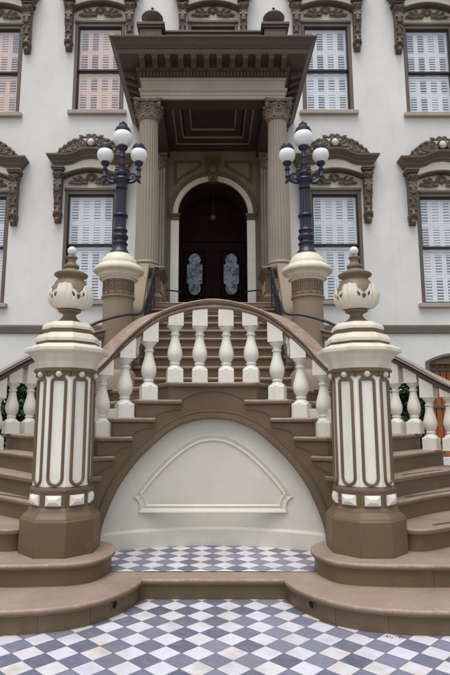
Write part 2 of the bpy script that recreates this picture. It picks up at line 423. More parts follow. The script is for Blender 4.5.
for sg in (1, -1):
    X = lambda pl: [(sg*x, y) for x, y in pl]
    # step 1 and 2, bullnosed around the newel
    for k, E in ((1, E1), (2, E2)):
        line = cr(E, 3); rl = shift(line, .035)
        if k == 1: back = [(3.8, 5.6), (1.05, 5.6), (1.05, 4.968), (.597, 4.968)]; rb = [(3.79, 5.59), (1.06, 5.59), (1.06, 4.965), (.6, 4.965)]
        else: back = [(3.65, 6.0), (1.3, 5.66)]; rb = [(3.64, 5.99), (1.3, 5.65)]
        z0 = ZS[k-1] if k == 2 else 0
        st = ob('step', MB().prism(X(rl+rb), z0-.02, ZS[k]-.05), 'stair', stair, 30)
        # joints in the riser
        ob('tread', MB().prism(X(line+back), ZS[k]-.052, ZS[k]), 'tread', st, 50, .022, 3)
    for k, E, ts in ((1, E1, (.40, .62, .78)), (2, E2, (.75,))):
        line = shift(cr(E, 3), .035)
        for t in ts:
            q = int(t*(len(line)-1)); a, b = Vector(line[q]), Vector(line[q+1]); d = (b-a).normalized(); n = Vector((d.y, -d.x))
            p = a+(b-a)*.5; z0 = ZS[k-1] if k == 2 else 0
            c4 = [p-d*.0015-n*.002, p+d*.0015-n*.002, p+d*.0015+n*.001, p-d*.0015+n*.001]
            ob('joint', MB().prism([(sg*v.x, v.y) for v in c4], z0+.002, ZS[k]-.05), 'soil', stair, 0)
    # drain in the first riser
    c = Vector((sg*.772, 4.378, .088)); nn = Vector((sg*-.84, -.54, 0)).normalized(); tt = Vector((-nn.y, nn.x, 0))
    mp = lambda x, y, z: tuple(c+tt*x+Vector((0, 0, 1))*y+nn*z)
    dr = ob('drain_hole', MB().lathe([(.0, .014), (.024, .014), (.026, .006), (.026, -.05), (0, -.05)], seg=20, mp=mp), 'hole', stair)
    ob('drain_rim', MB().rings([[mp((.033+.007*cos(b))*cos(a), (.033+.007*cos(b))*sin(a), .008+.008*sin(b)) for b in [2*pi*j/6 for j in range(6)]] for a in [2*pi*i/20 for i in range(20)]], loop=True), 'stair', dr)
    # upper winders
    for k in range(3, 10):
        line = nose_line(k); nxt = nose_line(k+1)
        O = [line[-1], nxt[-1]]
        rl = shift(line, .04)
        # riser block
        s0, s1 = IS[k]+.02, IS[k+1]
        if k >= 6:
            inn = [inner(s1-.03+(s0-s1)*i/6, -.09) for i in range(1, 7)]
            poly = [p for p in rl[3:]]+shift(nxt, .05)[2:][::-1]+[inner(s1-.05, -.09)]+inn
        else: poly = rl+shift(nxt, .2)[::-1]
        st = ob('step', MB().prism(X(poly), .02 if k < 10 else 0, ZS[k]-.05), 'stair', stair, 30)
        # tread slab with rounded nosing and the long inner return
        nn2 = shift(nxt, .12)[::-1]
        if k in TIP:
            sa, sb = (IS[k], TIP[k])
            ret = [inner(sb+(sa-sb)*i/8, .09) for i in range(9)]             # from the tip back down to the front corner
            back = [inner(sb+(IS[k+1]-sb)*i/4, -.02) for i in range(5)][::-1] if sb < IS[k+1] else []
            line2 = shift([inner(sa, .09)]+line[2:], 0)
            poly = line2+nn2[:-1]+back+ret[:-1]
        else:
            poly = line+nn2
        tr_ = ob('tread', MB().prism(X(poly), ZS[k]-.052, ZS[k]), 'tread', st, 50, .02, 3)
    # worn grip strips let into some treads
    strips = [(2, (2.0, 4.56), (2.75, 4.72)), (3, (2.02, 5.06), (2.9, 5.56)), (4, (1.9, 5.42), (2.7, 6.02)), (5, (1.95, 5.62), (2.6, 6.2))] if sg > 0 else [(4, (1.75, 5.3), (2.7, 6.02))]
    for k, a, b in strips:
        a = Vector((sg*a[0], a[1])); b = Vector((sg*b[0], b[1])); d = (b-a).normalized()*.001; n = Vector((-(b-a).y, (b-a).x)).normalized()*.02
        ob('grip_strip', MB().prism([tuple(a-n), tuple(b-n), tuple(b+n), tuple(a+n)], ZS[k]-.002, ZS[k]+.003), 'strip', stair, 0)

# landing
l0 = nose_line(10)
front = [inner(.5-i*.1, .09) for i in range(11)]
lp = [(-x, y) for x, y in l0[::-1]][:-1]+front[::-1][0:]+l0[1:]+[(1.9, 8.05), (-1.9, 8.05)]
l1_ = shift(l0, .04)[1:]
lr = [(-x, y) for x, y in l1_[::-1]]+[inner(-.46+i*.092, -.09) for i in range(11)]+l1_+[(1.88, 8.0), (-1.88, 8.0)]
ld = ob('landing', MB().prism(lr, .02, ZS[10]-.05), 'stair', stair, 30)
ob('tread', MB().prism(lp, ZS[10]-.055, ZS[10]), 'tread', ld, 50, .02, 3)

# curb and tiled niche floor between the flights
cb = ob('curb_step', MB().box(-.66, .66, 4.775, 4.966, -.02, .123), 'stair', stair, 30)
ob('tread', MB().box(-.67, .67, 4.735, 4.97, .121, .1725), 'tread', cb, 50, .022, 3)
nf = [(-1.2, 4.972), (1.2, 4.972)]+[inner(1.35-i*.1, -.06) for i in range(28)]
setp(sheet('niche_paving', nf, .172, 'tiles2'))

# arched stringer
mb = MB()
bp = sorted(set([round(-1.7+i*.04, 4) for i in range(86)]+[q for k in range(6, 11) for q in (IS[k], -IS[k])]+[g*a for a, b in AT[22:] for g in (1, -1)]))
def topz(s):
    s = abs(s)
    for k in (10, 9, 8, 7, 6, 5, 4):
        if s < IS[k]: return ZS[k]-.05
    return ZS[3]-.05
for a, b in zip(bp, bp[1:]):
    t = topz((a+b)/2); za, zb = max(arch(a), .1), max(arch(b), .1)
    P = [im(a, za, .04), im(b, zb, .04), im(b, t, .04), im(a, t, .04), im(a, za, -.16), im(b, zb, -.16), im(b, t, -.16), im(a, t, -.16)]
    mb.add(P, [(0, 1, 2, 3), (4, 7, 6, 5), (0, 4, 5, 1), (3, 2, 6, 7), (0, 3, 7, 4), (1, 5, 6, 2)])
sr = ob('arched_stringer', mb, 'stair', stair, 25)
# moulding round the arch
path = [(-a, b) for a, b in AT[::-1]][:-1]+AT
ob('arch_moulding', MB().sweep2(path, [(-.004, .02), (-.004, .05), (.004, .056), (.03, .056), (.075, .053), (.082, .06), (.092, .06), (.098, .05), (.098, .02)], im), 'stair', sr, 40)
# carved brackets under the tread returns
for sg in (1, -1):
    for k in (9, 8, 7, 6):
        zt = ZS[k]-.054; zl = ZS[k-1]; tp = TIP[k]+.02; t1 = TIP[k-1]; e = IS[k]-.01
        pts = [(e, zt), (tp, zt), (tp, zt-.06)]
        for i in range(1, 9):
            u = i/8; pts.append((tp+(t1-tp)*sin(u*pi/2)**1.0*.98, zt-.06-(zt-.06-zl)*(1-cos(u*pi/2))))
        pts += [(e, zl)]
        # front face columns
        m2 = MB().prism([(sg*a, b) for a, b in pts], .035, .051, im)
        ob('bracket', m2, 'stair', stair, 30, .006, 1)
pts = [(-TIP[9], ZS[9])]+[(-TIP[9]*(1-i/8), ZS[9]+.095*(1-abs(1-i/8)**2.2)) for i in range(1, 16)]+[(TIP[9], ZS[9])]
zt = ZS[10]-.056
m2 = MB()
for a, b in zip(pts, pts[1:]):
    q = [im(a[0], a[1], .051), im(b[0], b[1], .051), im(b[0], zt, .051), im(a[0], zt, .051), im(a[0], a[1], .03), im(b[0], b[1], .03), im(b[0], zt, .03), im(a[0], zt, .03)]
    m2.add(q, [(0, 1, 2, 3), (0, 4, 5, 1)])
for sg in (1, -1):
    q = [(sg*TIP[9], ZS[9]), (sg*(IS[10]-.01), ZS[9]), (sg*(IS[10]-.01), zt), (sg*TIP[9], zt)]
    m2.prism(q, .03, .051, im)
ob('bracket', m2, 'stair', stair, 30)

# niche wall with its moulded panel
mb = MB(); ns = [-1.4+i*.05 for i in range(57)]
mb.rings([[im(s_, .1, -.04), im(s_, .355, -.04), im(s_, 1.62, -.04)] for s_ in ns], closed=False, caps=False)
nw = ob('niche_wall', mb, 'niche', stair, 40)
bb = MB().rings([[im(s_, .165, -.03), im(s_, .165, -.012), im(s_, .335, -.012), im(s_, .36, -.03), im(s_, .36, -.045), im(s_, .165, -.045)] for s_ in ns])
ob('baseboard', bb, 'niche', nw, 30)
half = [(0, 1.352), (.14, 1.335), (.273, 1.279), (.451, 1.155), (.627, .99), (.754, .85), (.825, .752), (.862, .69), (.83, .672), (.802, .64), (.79, .60), (.80, .545), (.80, .525)]
half = cr(half[:8], 4)+half[8:]
full = half+[(-a, b) for a, b in half[::-1]][:-1]
ob('panel_moulding', MB().sweep2(full, [(-.0, -.045), (-.002, -.03), (-.01, -.022), (-.026, -.025), (-.036, -.034), (-.056, -.035), (-.062, -.028), (-.072, -.024), (-.082, -.031), (-.088, -.045)], im, closed=True), 'niche', nw, 50)

# upper flight
NU = 10
for i in range(NU):
    y = 7.6+.3*i; z = ZS[10]+.19*(i+1); zb = z-.19
    st = ob('upper_step', MB().box(-1.2, 1.2, y+.035, y+.5, zb-.01, z-.05), 'stair', stair, 30)
    ob('tread', MB().box(-1.2, 1.2, y, y+.36, z-.052, z), 'tread', st, 50, .02, 3)
# cheek walls with sloping copings and carved feet
for sg in (1, -1):
    y0, y1 = 7.95, 10.42; zz = lambda y: ZS[10]+.19+(y-7.6)*.19/.3
    x0, x1 = 1.1, 1.34
    poly = [(y0, ZS[10]-.1), (y1, ZS[10]-.1), (y1, zz(y1)+.05), (y0, zz(y0)+.05)]
    fx = lambda y: .21*(y-7.85)/2.57
    cw = ob('cheek_wall', MB().prism(poly, x0, x1-.04, lambda a, b, c: (sg*(c+fx(a)), a, b)), 'stair', stair, 20, .01)
    P = [(zy, zz(zy)) for zy in (y0-.12, y1)]
    cop = [(P[0][0], P[0][1]+.62), (P[1][0], P[1][1]+.62), (P[1][0], P[1][1]+.76), (P[0][0], P[0][1]+.76)]
    ob('coping', MB().prism(cop, x0-.02, x1-.02, lambda a, b, c: (sg*(c+fx(a)), a, b)), 'drum', stair, 20, .02, 2)
    m2 = MB()
    for i in range(9):                                   # carved scrolls between wall and coping
        yy = y0+.06+i*.29; z0 = zz(yy)+.06
        xm = x0+.1+fx(yy)
        m2.spiral((sg*(xm-.03), yy, z0+.17), .125, .03, -pi/2, 1.4*1, .045, .02, (0, 1, 0), (0, 0, 1))
        m2.spiral((sg*(xm-.03), yy+.05, z0+.44), .10, .02, pi/2, 1.4*1, .04, .018, (0, 1, 0), (0, 0, 1))
        m2.ball((sg*xm, yy+.05, z0+.32), .05, 1, 1, 1.6, 10, 6)
        a, b = sorted((sg*xm, sg*(xm+.08))); m2.box(a, b, yy-.03, yy+.12, z0-.03, z0+.56)
    ob('scroll_baluster_row', m2, 'white', stair, 40)

# ------------------------------------------------------------------ balusters
BP = [(.1, 0), (.1, .14)]
def baluster(name, x, y, z, ang, topz, parent, sc_=1.0, tilt=0):
    m = MB(); ca, sa = cos(ang), sin(ang)
    def bx(w, z0, z1, w2=None):
        w2 = w2 or w; v = []
        for zz, ww in ((z0, w), (z1, w2)):
            for a, b in ((-1, -1), (1, -1), (1, 1), (-1, 1)):
                v.append((x+ww*(a*ca-b*sa), y+ww*(a*sa+b*ca), zz))
        m.add(v, [(0, 3, 2, 1), (4, 5, 6, 7), (0, 1, 5, 4), (1, 2, 6, 5), (2, 3, 7, 6), (3, 0, 4, 7)])
    w = .086*sc_
    bx(w*1.03, z, z+.012); bx(w, z+.01, z+.142); bx(w, z+.142, z+.152, w*.9)
    pr = [(.086, .15), (.082, .165), (.058, .185), (.05, .195), (.056, .204), (.061, .213), (.056, .224), (.05, .232), (.058, .242), (.075, .27), (.0845, .305),
          (.0855, .335), (.08, .37), (.069, .41), (.056, .455), (.047, .495), (.043, .525), (.044, .535), (.054, .54), (.057, .549), (.052, .558), (.043, .566),
          (.044, .585), (.052, .60), (.068, .615), (.078, .625), (.082, .637), (.080, .645)]
    m.lathe([(r*sc_, z+h) for r, h in pr], x, y, 24)
    # block cut to the slope under the rail
    v = []
    for top in (0, 1):
        for a, b in ((-1, -1), (1, -1), (1, 1), (-1, 1)):
            zz = z+.643 if not top else max(topz+tilt*a*w, z+.66)
            v.append((x+w*(a*ca-b*sa), y+w*(a*sa+b*ca), zz))
    m.add(v, [(0, 3, 2, 1), (4, 5, 6, 7), (0, 1, 5, 4), (1, 2, 6, 5), (2, 3, 7, 6), (3, 0, 4, 7)])
    return ob(name, m, 'white', parent, 40)

RT = [(0, 2.872), (.08, 2.868), (.228, 2.843), (.35, 2.81), (.473, 2.768), (.6, 2.71), (.7, 2.645), (.85, 2.522), (1.0, 2.378), (1.086, 2.285), (1.17, 2.175), (1.3, 2.05), (1.5, 1.95), (1.78, 1.85)]
RB = [(0, 2.724), (.1, 2.722), (.225, 2.71), (.32, 2.692), (.5, 2.632), (.588, 2.588), (.759, 2.465), (.838, 2.402), (1.0, 2.25), (1.08, 2.16), (1.2, 2.03), (1.35, 1.9), (1.5, 1.8), (1.78, 1.7)]
def sm(tab, s):
    return sum(interp(tab, s+d)*w for d, w in ((-.05, 1), (-.025, 2), (0, 3), (.025, 2), (.05, 1)))/9
inr = thing('arched_balustrade', 'bowed balustrade with white balusters and arched stone handrail spanning above the panelled niche', 'balustrade', (0, 6, ZS[10]))
R = []
for i in range(89):
    s_ = -1.76+i*.04; zt, zb = sm(RT, s_), sm(RB, s_); h = zt-zb
    q = max(0, min(1, (abs(s_)-.4)/.5)); bk = .10*q*q*(3-2*q)
    pf = [(.07, 0), (.07, .14), (.088, .22), (.095, .38), (.085, .52), (.076, .58), (.10, .66), (.110, .76), (.11, .92), (.1, 1.0), (-.14, 1.0), (-.165, .92), (-.165, .7), (-.09, .5), (-.07, .2), (-.07, 0)]
    R.append([im(s_, zb+h*g+(bk*min(1, (.1-o)/.24) if g > .6 else 0), -.08+o) for o, g in pf])
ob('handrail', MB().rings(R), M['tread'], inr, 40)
for sg in (1, -1):
    for s_, k in ((.147, 10), (.42, 10), (.703, 9), (.957, 8), (1.2, 7), (1.41, 6)):
        x, y = inner(sg*s_, -.08); _, y2 = inner(sg*s_+.01, -.08); x2, _ = inner(sg*s_+.01, -.08)
        a = atan2(y2-y, x2-x)
        tl = (sm(RB, sg*s_+.05)-sm(RB, sg*s_-.05))/.1
        baluster('baluster', x, y, ZS[k], a, sm(RB, s_)+.03, inr, 1.0, tl)

ORP = [(1.60, 7.62, 2.80), (1.95, 7.38, 2.67), (2.25, 7.13, 2.48), (2.49, 6.93, 2.31), (2.86, 6.58, 2.00), (3.12, 6.15, 1.76), (3.26, 5.7, 1.56), (3.34, 5.2, 1.38)]
orp = cr(ORP, 6)
def orz(x, y):
    return min(orp, key=lambda p: (p[0]-x)**2+(p[1]-y)**2)[2]
for sg, side in ((1, 'right'), (-1, 'left')):
    r = thing('curved_balustrade', 'white balusters under sloping stone rail along the outer edge of the %s flight' % side, 'balustrade', (sg*2.5, 6.9, 1.1), 'outer balustrades of the two flights')
    pf = [(.07, -.15), (.07, -.125), (.095, -.105), (.098, -.06), (.08, -.05), (.112, -.03), (.112, -.01), (.09, 0), (-.09, 0), (-.112, -.01), (-.112, -.03), (-.08, -.05), (-.098, -.06), (-.095, -.105), (-.07, -.125), (-.07, -.15)]
    pth = [(sg*x, y, z) for x, y, z in orp]
    if sg < 0: pth = pth[::-1]
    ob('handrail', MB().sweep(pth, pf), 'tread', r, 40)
    for x, y, k in ((2.40, 7.01, 7), (2.58, 6.86, 7), (2.72, 6.72, 6), (2.89, 6.53, 6), (2.12, 7.24, 8), (1.86, 7.45, 9), (3.05, 6.3, 5), (3.18, 5.98, 4), (3.28, 5.6, 3)):
        tl = 0
        baluster('baluster', sg*x, y, ZS[k], sg*-.72, orz(x, y)-.12, r, .97, -.6*sg)

# ------------------------------------------------------------------ newels
def newel(cx, cy, label):
    z0 = ZS[2]
    r = thing('newel_post', label, 'newel post', (cx, cy, z0), 'newel posts at the foot of the stairs')
    OC = dict(cx=cx, cy=cy, seg=8, ph=pi/8)
    ob('plinth', MB().lathe([(.355, z0), (.355, .641), (.348, .652), (.345, .662), (.338, .672), (.326, .685), (.303, .70), (.296, .708), (.292, .72), (.282, .738), (.276, .745), (.262, .75)], **OC), 'stair', r, 22, .004, 2)
    bd = ob('band', MB().lathe([(.273, .74), (.273, .872), (.279, .876), (.281, .895), (.274, .912), (.268, .922), (.25, .93)], **OC), 'stair', r, 22, .003, 1)
    ap = cos(pi/8)
    def face(i, rr):
        a = i*pi/4; c_, s_ = cos(a), sin(a)
        return lambda u, v, w: (cx+(rr*ap+w)*c_-u*s_, cy+(rr*ap+w)*s_+u*c_, v)
    for i in range(8):
        mp = face(i, .273)
        q = [(-.068, .767), (.068, .767), (.068, .853), (-.068, .853)]
        m = MB().add([mp(u, v, -.004) for u, v in q]+[mp(u, v, .016) for u, v in q]+[mp(u*.45, .81+(v-.81)*.3, .034) for u, v in q],
                     [(0, 1, 5, 4), (1, 2, 6, 5), (2, 3, 7, 6), (3, 0, 4, 7), (4, 5, 9, 8), (5, 6, 10, 9), (6, 7, 11, 10), (7, 4, 8, 11), (8, 9, 10, 11)])
        ob('diamond_block', m, 'white', bd, 0)
    sh = ob('shaft', MB().lathe([(.262, .91), (.262, 1.94)], **OC), 'panelwhite', r, 20, .006, 2)
    for i in range(8):
        mp = face(i, .262)
        # U-shaped moulding: rounded foot, square shoulders
        w = .062; pts = [(-w, 1.845)]+[(-w, 1.0+.0)]+[(-w*cos(t*pi/10), 1.0-w*sin(t*pi/10)) for t in range(1, 10)]+[(w, 1.0), (w, 1.845), (w*.8, 1.862), (-w*.8, 1.862)]
        pf = [(.013, -.003), (.012, .012), (.005, .019), (-.005, .019), (-.012, .012), (-.013, -.003)]
        ob('flute_moulding', MB().sweep2(pts, pf, mp, closed=True), 'stair', sh, 45)
        # scalloped top with its button
        sc2 = [(-.102, 1.94), (-.102, 1.885)]+[(-.098+.04*(1-cos(t*pi/12)), 1.885) for t in range(1, 3)]+[(.052*-cos(t*pi/10), 1.905-.052*sin(t*pi/10)) for t in range(0, 11)]+[(.098, 1.885), (.102, 1.885), (.102, 1.94)]
        m = MB().prism(sc2, -.003, .018, mp)
        ob('scallop', m, 'stair', sh, 30, .004, 1)
        ob('button', MB().lathe([(.028, .0), (.028, .012), (.022, .026), (.01, .034), (0, .036)], seg=16, mp=lambda x, y, z: mp(x, 1.908+y, z+.014)), 'cream', sh)
    nb = ob('neck_band', MB().lathe([(.27, 1.925), (.293, 1.93), (.3, 1.945), (.297, 1.956), (.285, 1.962), (.28, 1.97)], **OC), 'stair', r, 22)
    cp = ob('cap', MB().lathe([(.28, 1.96), (.288, 1.968), (.292, 2.03), (.299, 2.043), (.305, 2.05), (.318, 2.063), (.325, 2.075), (.34, 2.09), (.362, 2.103), (.385, 2.109), (.392, 2.116), (.393, 2.143), (.386, 2.152), (.335, 2.173), (.31, 2.186), (.27, 2.19)], **OC), 'cream', r, 22, .004, 2)
    ob('cap_riser', MB().lathe([(.27, 2.18), (.29, 2.186), (.29, 2.212), (.27, 2.22)], **OC), 'stair', cp, 22)
    ob('cap_tier', MB().lathe([(.27, 2.21), (.301, 2.213), (.302, 2.238), (.296, 2.252), (.272, 2.284), (.235, 2.298), (.2, 2.3)], **OC), 'cream', cp, 22, .004, 2)
    ob('cap_riser', MB().lathe([(.22, 2.286), (.24, 2.291), (.24, 2.335), (.22, 2.34)], **OC), 'stair', cp, 22)
    ob('cap_tier', MB().lathe([(.2, 2.33), (.246, 2.334), (.245, 2.358), (.238, 2.372), (.212, 2.40), (.16, 2.41), (.1, 2.41)], **OC), 'cream', cp, 22, .004, 2)
    bulb = [(.111, 2.551), (.150, 2.566), (.178, 2.592), (.190, 2.622), (.195, 2.655), (.192, 2.69), (.184, 2.722), (.173, 2.752), (.161, 2.776), (.150, 2.796), (.141, 2.814), (.128, 2.828)]
    bulb = cr(bulb, 3)
    fn = ob('finial', MB().lathe([(.13, 2.405), (.125, 2.416), (.105, 2.432), (.078, 2.455), (.064, 2.475), (.06, 2.495), (.064, 2.505), (.09, 2.515), (.104, 2.522), (.106, 2.534), (.1, 2.543), (.106, 2.548)]+bulb +
                               [(.121, 2.838), (.12, 2.85), (.136, 2.862), (.155, 2.874), (.16, 2.882), (.159, 2.891), (.148, 2.899), (.12, 2.914), (.085, 2.932), (.062, 2.945), (.06, 2.954), (.071, 2.960), (.075, 2.972), (.07, 2.986), (.052, 2.995), (.042, 3.008), (.037, 3.028), (.038, 3.046), (.05, 3.052), (.057, 3.061), (.053, 3.071), (.034, 3.079), (.02, 3.087)], cx, cy, 40), 'finial', r, 40)
    ob('ball', MB().ball((cx, cy, 3.132), .044, seg=20, rn=12), 'white', fn)
    # acanthus leaves hugging the bulb
    def bulbr(z):
        for (r0, a), (r1, b) in zip(bulb, bulb[1:]):
            if a <= z <= b: return r0+(r1-r0)*(z-a)/(b-a)
        return bulb[0][0] if z < bulb[0][1] else bulb[-1][0]
    NL = 5; H = pi/NL
    for i in range(NL):
        a0 = 2*pi*i/NL+atan2(-cy, -cx)-.27
        na, nz = 48, 30; V = []; F = []
        def top(f):
            f = abs(f)/H*36
            return interp([(0, 2.762), (9, 2.760), (15, 2.752), (19, 2.738), (22, 2.715), (26, 2.698), (31, 2.678), (36, 2.671)], f)+.004*cos(f/36*5*pi)
        for ia in range(na+1):
            f = -H+2*H*ia/na; tp = top(f)
            for iz in range(nz+1):
                t = iz/nz; z = 2.549+(tp-2.549)*t
                lift = .010+.0055*cos(f/H*5*pi)*min(1, t*1.6)+.007*max(0, (t-.75)/.25)**2
                rr = bulbr(z)+lift; V.append((cx+rr*cos(a0+f), cy+rr*sin(a0+f), z))
        for ia in range(na):
            fd = (-H+2*H*(ia+.5)/na)/H*36
            for iz in range(nz):
                z = 2.549+(top(fd/36*H)-2.549)*(iz+.5)/nz
                hole = any(((abs(fd)-fc-(z-zc)*k_)/rf)**2+((z-zc)/rz)**2 < 1 for fc, zc, rf, rz, k_ in ((36, 2.640, 5.5, .026, 0), (22.5, 2.658, 4.2, .024, -120)))
                if not hole:
                    a, b = ia*(nz+1)+iz, (ia+1)*(nz+1)+iz; F.append((a, b, b+1, a+1))
        lf = ob('acanthus_leaf', MB().add(V, F), 'cream', fn, 60)
        sd = lf.modifiers.new('thickness', 'SOLIDIFY'); sd.thickness = .012; sd.offset = -1
    return r
newel(-1.376, 4.99, 'octagonal newel post with cream panels and leafy finial, the left one')
newel(1.376, 4.99, 'octagonal newel post with cream panels and leafy finial, the right one')

# ------------------------------------------------------------------ lamp pedestals and lamps
def lamp(cx, cy, side):
    z0 = ZS[10]
    p = thing('lamp_pedestal', 'round pedestal with greek key band and cream cap under the %s lamp' % side, 'pedestal', (cx, cy, z0), 'lamp pedestals on the landing')
    ob('base', MB().lathe([(.3, z0), (.3, z0+.2), (.29, z0+.215), (.285, z0+.24), (.262, z0+.26), (.25, z0+.29), (.225, z0+.3)], cx, cy, 40), 'drum', p)
    ob('drum', MB().lathe([(.228, z0+.25), (.222, 3.27)], cx, cy, 40), 'drum', p)
    kb = ob('key_band', MB().lathe([(.222, 3.265), (.245, 3.275), (.25, 3.29), (.245, 3.305), (.224, 3.312), (.222, 3.53), (.235, 3.54)], cx, cy, 48), 'drum', p)
    m = MB(); rr = .222; N = 12; W = 2*pi/N
    def cm(a, b, c): return (cx+(rr+c)*cos(a), cy+(rr+c)*sin(a), b)
    pf = [(.012/rr*.9, 0), (.012/rr*.9, .013), (-.012/rr*.9, .013), (-.012/rr*.9, 0)]
    za, zb = 3.335, 3.51
    for i in range(N):
        a = i*W
        q = [(a, za), (a, zb), (a+W*.72, zb), (a+W*.72, za+.055), (a+W*.36, za+.055), (a+W*.36, zb-.055)]
        for (x0, y0), (x1, y1) in zip(q, q[1:]):
            hw = .012
            A0, A1 = min(x0, x1)-hw/rr, max(x0, x1)+hw/rr; B0, B1 = min(y0, y1)-hw, max(y0, y1)+hw
            st = max(1, int((A1-A0)/.06))
            dpt = .014 if y0 != y1 else .0125
            m.rings([[cm(A0+(A1-A0)*t/st, B0, -.002), cm(A0+(A1-A0)*t/st, B1, -.002), cm(A0+(A1-A0)*t/st, B1, dpt), cm(A0+(A1-A0)*t/st, B0, dpt)] for t in range(st+1)])
    for b in (za, zb+.0):
        pass
    m.lathe([(.22, 3.318), (.231, 3.318), (.231, 3.326), (.22, 3.326)], cx, cy, 48)
    ob('greek_key', m, M['tread'], kb, 30)
    cp = ob('cap', MB().lathe([(.23, 3.53), (.247, 3.54), (.25, 3.556), (.262, 3.575), (.27, 3.595), (.285, 3.605), (.292, 3.625), (.30, 3.645), (.325, 3.66), (.365, 3.668), (.376, 3.68), (.379, 3.705), (.373, 3.722), (.352, 3.742), (.318, 3.765), (.29, 3.785), (.272, 3.792), (.27, 3.815), (.268, 3.828), (.258, 3.85), (.24, 3.88), (.215, 3.915), (.198, 3.93), (.194, 3.945), (.17, 3.955), (.05, 3.96)], cx, cy, 48), 'cream', p)
    m = MB()
    for i in range(44):
        a = 2*pi*i/44
        m.ball((cx+.277*cos(a), cy+.277*sin(a), 3.575), .015, 1, 1, 1, 8, 6)
    ob('bead_row', m, 'cream', cp)
    l = thing('street_lamp', 'dark iron lamp with three white globes on the %s pedestal' % side, 'lamp', (cx, cy, 3.96), 'three globe lamps by the landing')
    bs = [(.17, 3.955), (.168, 3.985), (.14, 4.02), (.122, 4.05), (.118, 4.09), (.135, 4.11), (.138, 4.13), (.115, 4.15), (.108, 4.175), (.128, 4.195), (.14, 4.22), (.142, 4.24), (.125, 4.265), (.104, 4.28), (.102, 4.3), (.122, 4.318), (.13, 4.335), (.122, 4.352), (.1, 4.37), (.096, 4.4)]
    ob('base', MB().lathe([(r_*.88, z) for r_, z in bs], cx, cy, 28), 'lampiron', l)
    fl = lambda a: 1-.13*abs(sin(a*6))**.7
    ob('post', MB().lathe([(.088, 4.385), (.086, 4.52), (.084, 4.56)], cx, cy, 72, rf=fl).lathe([(.09, 4.545), (.108, 4.555), (.115, 4.57), (.108, 4.588), (.09, 4.6)], cx, cy, 28).lathe([(.08, 4.6), (.066, 5.02)], cx, cy, 72, rf=fl)
       .lathe([(.074, 5.0), (.09, 5.012), (.092, 5.03), (.078, 5.045), (.08, 5.07), (.095, 5.1), (.12, 5.13), (.125, 5.15), (.115, 5.17), (.07, 5.19), (.055, 5.21), (.07, 5.235), (.078, 5.265), (.06, 5.295), (.038, 5.32), (.036, 5.37), (.052, 5.39), (.055, 5.41), (.038, 5.43), (.032, 5.5), (.048, 5.525), (.036, 5.55), (.03, 5.63), (.055, 5.65), (.075, 5.67), (.085, 5.695), (.07, 5.71)], cx, cy, 28), 'lampiron', l)
    for s in (-1, 1):
        m = MB()
        X = lambda a: cx+s*a
        m.tube(cr([(X(.05), cy, 5.14), (X(.13), cy, 5.115), (X(.2), cy, 5.14), (X(.25), cy, 5.2), (X(.262), cy, 5.27), (X(.26), cy, 5.34)], 5), .024, 8)
        m.spiral((X(.15), cy, 5.205), .075, .018, -pi/2, 1.5*s, .019, .012, (1, 0, 0), (0, 0, 1))
        m.spiral((X(.075), cy, 5.30), .05, .012, -pi/2, -1.3*s, .014, .009, (1, 0, 0), (0, 0, 1))
        m.tube([(X(.12), cy, 5.13), (X(.1), cy, 5.24), (X(.05), cy, 5.3)], .014, 6)
        m.ball((X(.26), cy, 5.15), .028, 1, 1, 1.4, 10, 6)
        m.ball((X(.285), cy, 5.115), .018, 1, 1, 1.4, 10, 6)
        m.lathe([(.03, 5.19), (.045, 5.21), (.03, 5.235), (.026, 5.3), (.042, 5.315), (.045, 5.33), (.03, 5.345), (.03, 5.38), (.055, 5.4), (.065, 5.415), (.07, 5.44), (.06, 5.45)], X(.26), cy, 20)
        ob('arm', m, 'lampiron', l)
    for dx, z, r_ in ((0, 5.845, .150), (-.26, 5.562, .128), (.26, 5.562, .128)):
        g = ob('globe', MB().ball((cx+dx, cy, z), r_, seg=32, rn=20), 'globe', l)
        b = z+r_*.62
        m = MB().lathe([(r_*.82, b-.02), (r_*.86, b), (r_*.84, b+.025), (r_*.76, b+.035), (r_*.74, b+.06), (r_*.55, b+.085), (r_*.5, b+.1), (r_*.2, b+.11)], cx+dx, cy, 28)
        m.lathe([(r_*.78, b+.022), (r_*.8, b+.034), (r_*.7, b+.04)], cx+dx, cy, 28)
        for i in range(8 if dx == 0 else 0):
            a = i*pi/4; m.ball((cx+.05*cos(a), cy+.05*sin(a), b+.125), .02, 1, 1, 1.5, 8, 6)
        if dx == 0: m.lathe([(.05, b+.1), (.042, b+.12), (.045, b+.14), (.025, b+.16), (.03, b+.175), (.0, b+.2)], cx, cy, 16)
        ob('globe_cap', m, 'lampiron', g)
lamp(-1.41, 7.7, 'left'); lamp(1.41, 7.7, 'right')

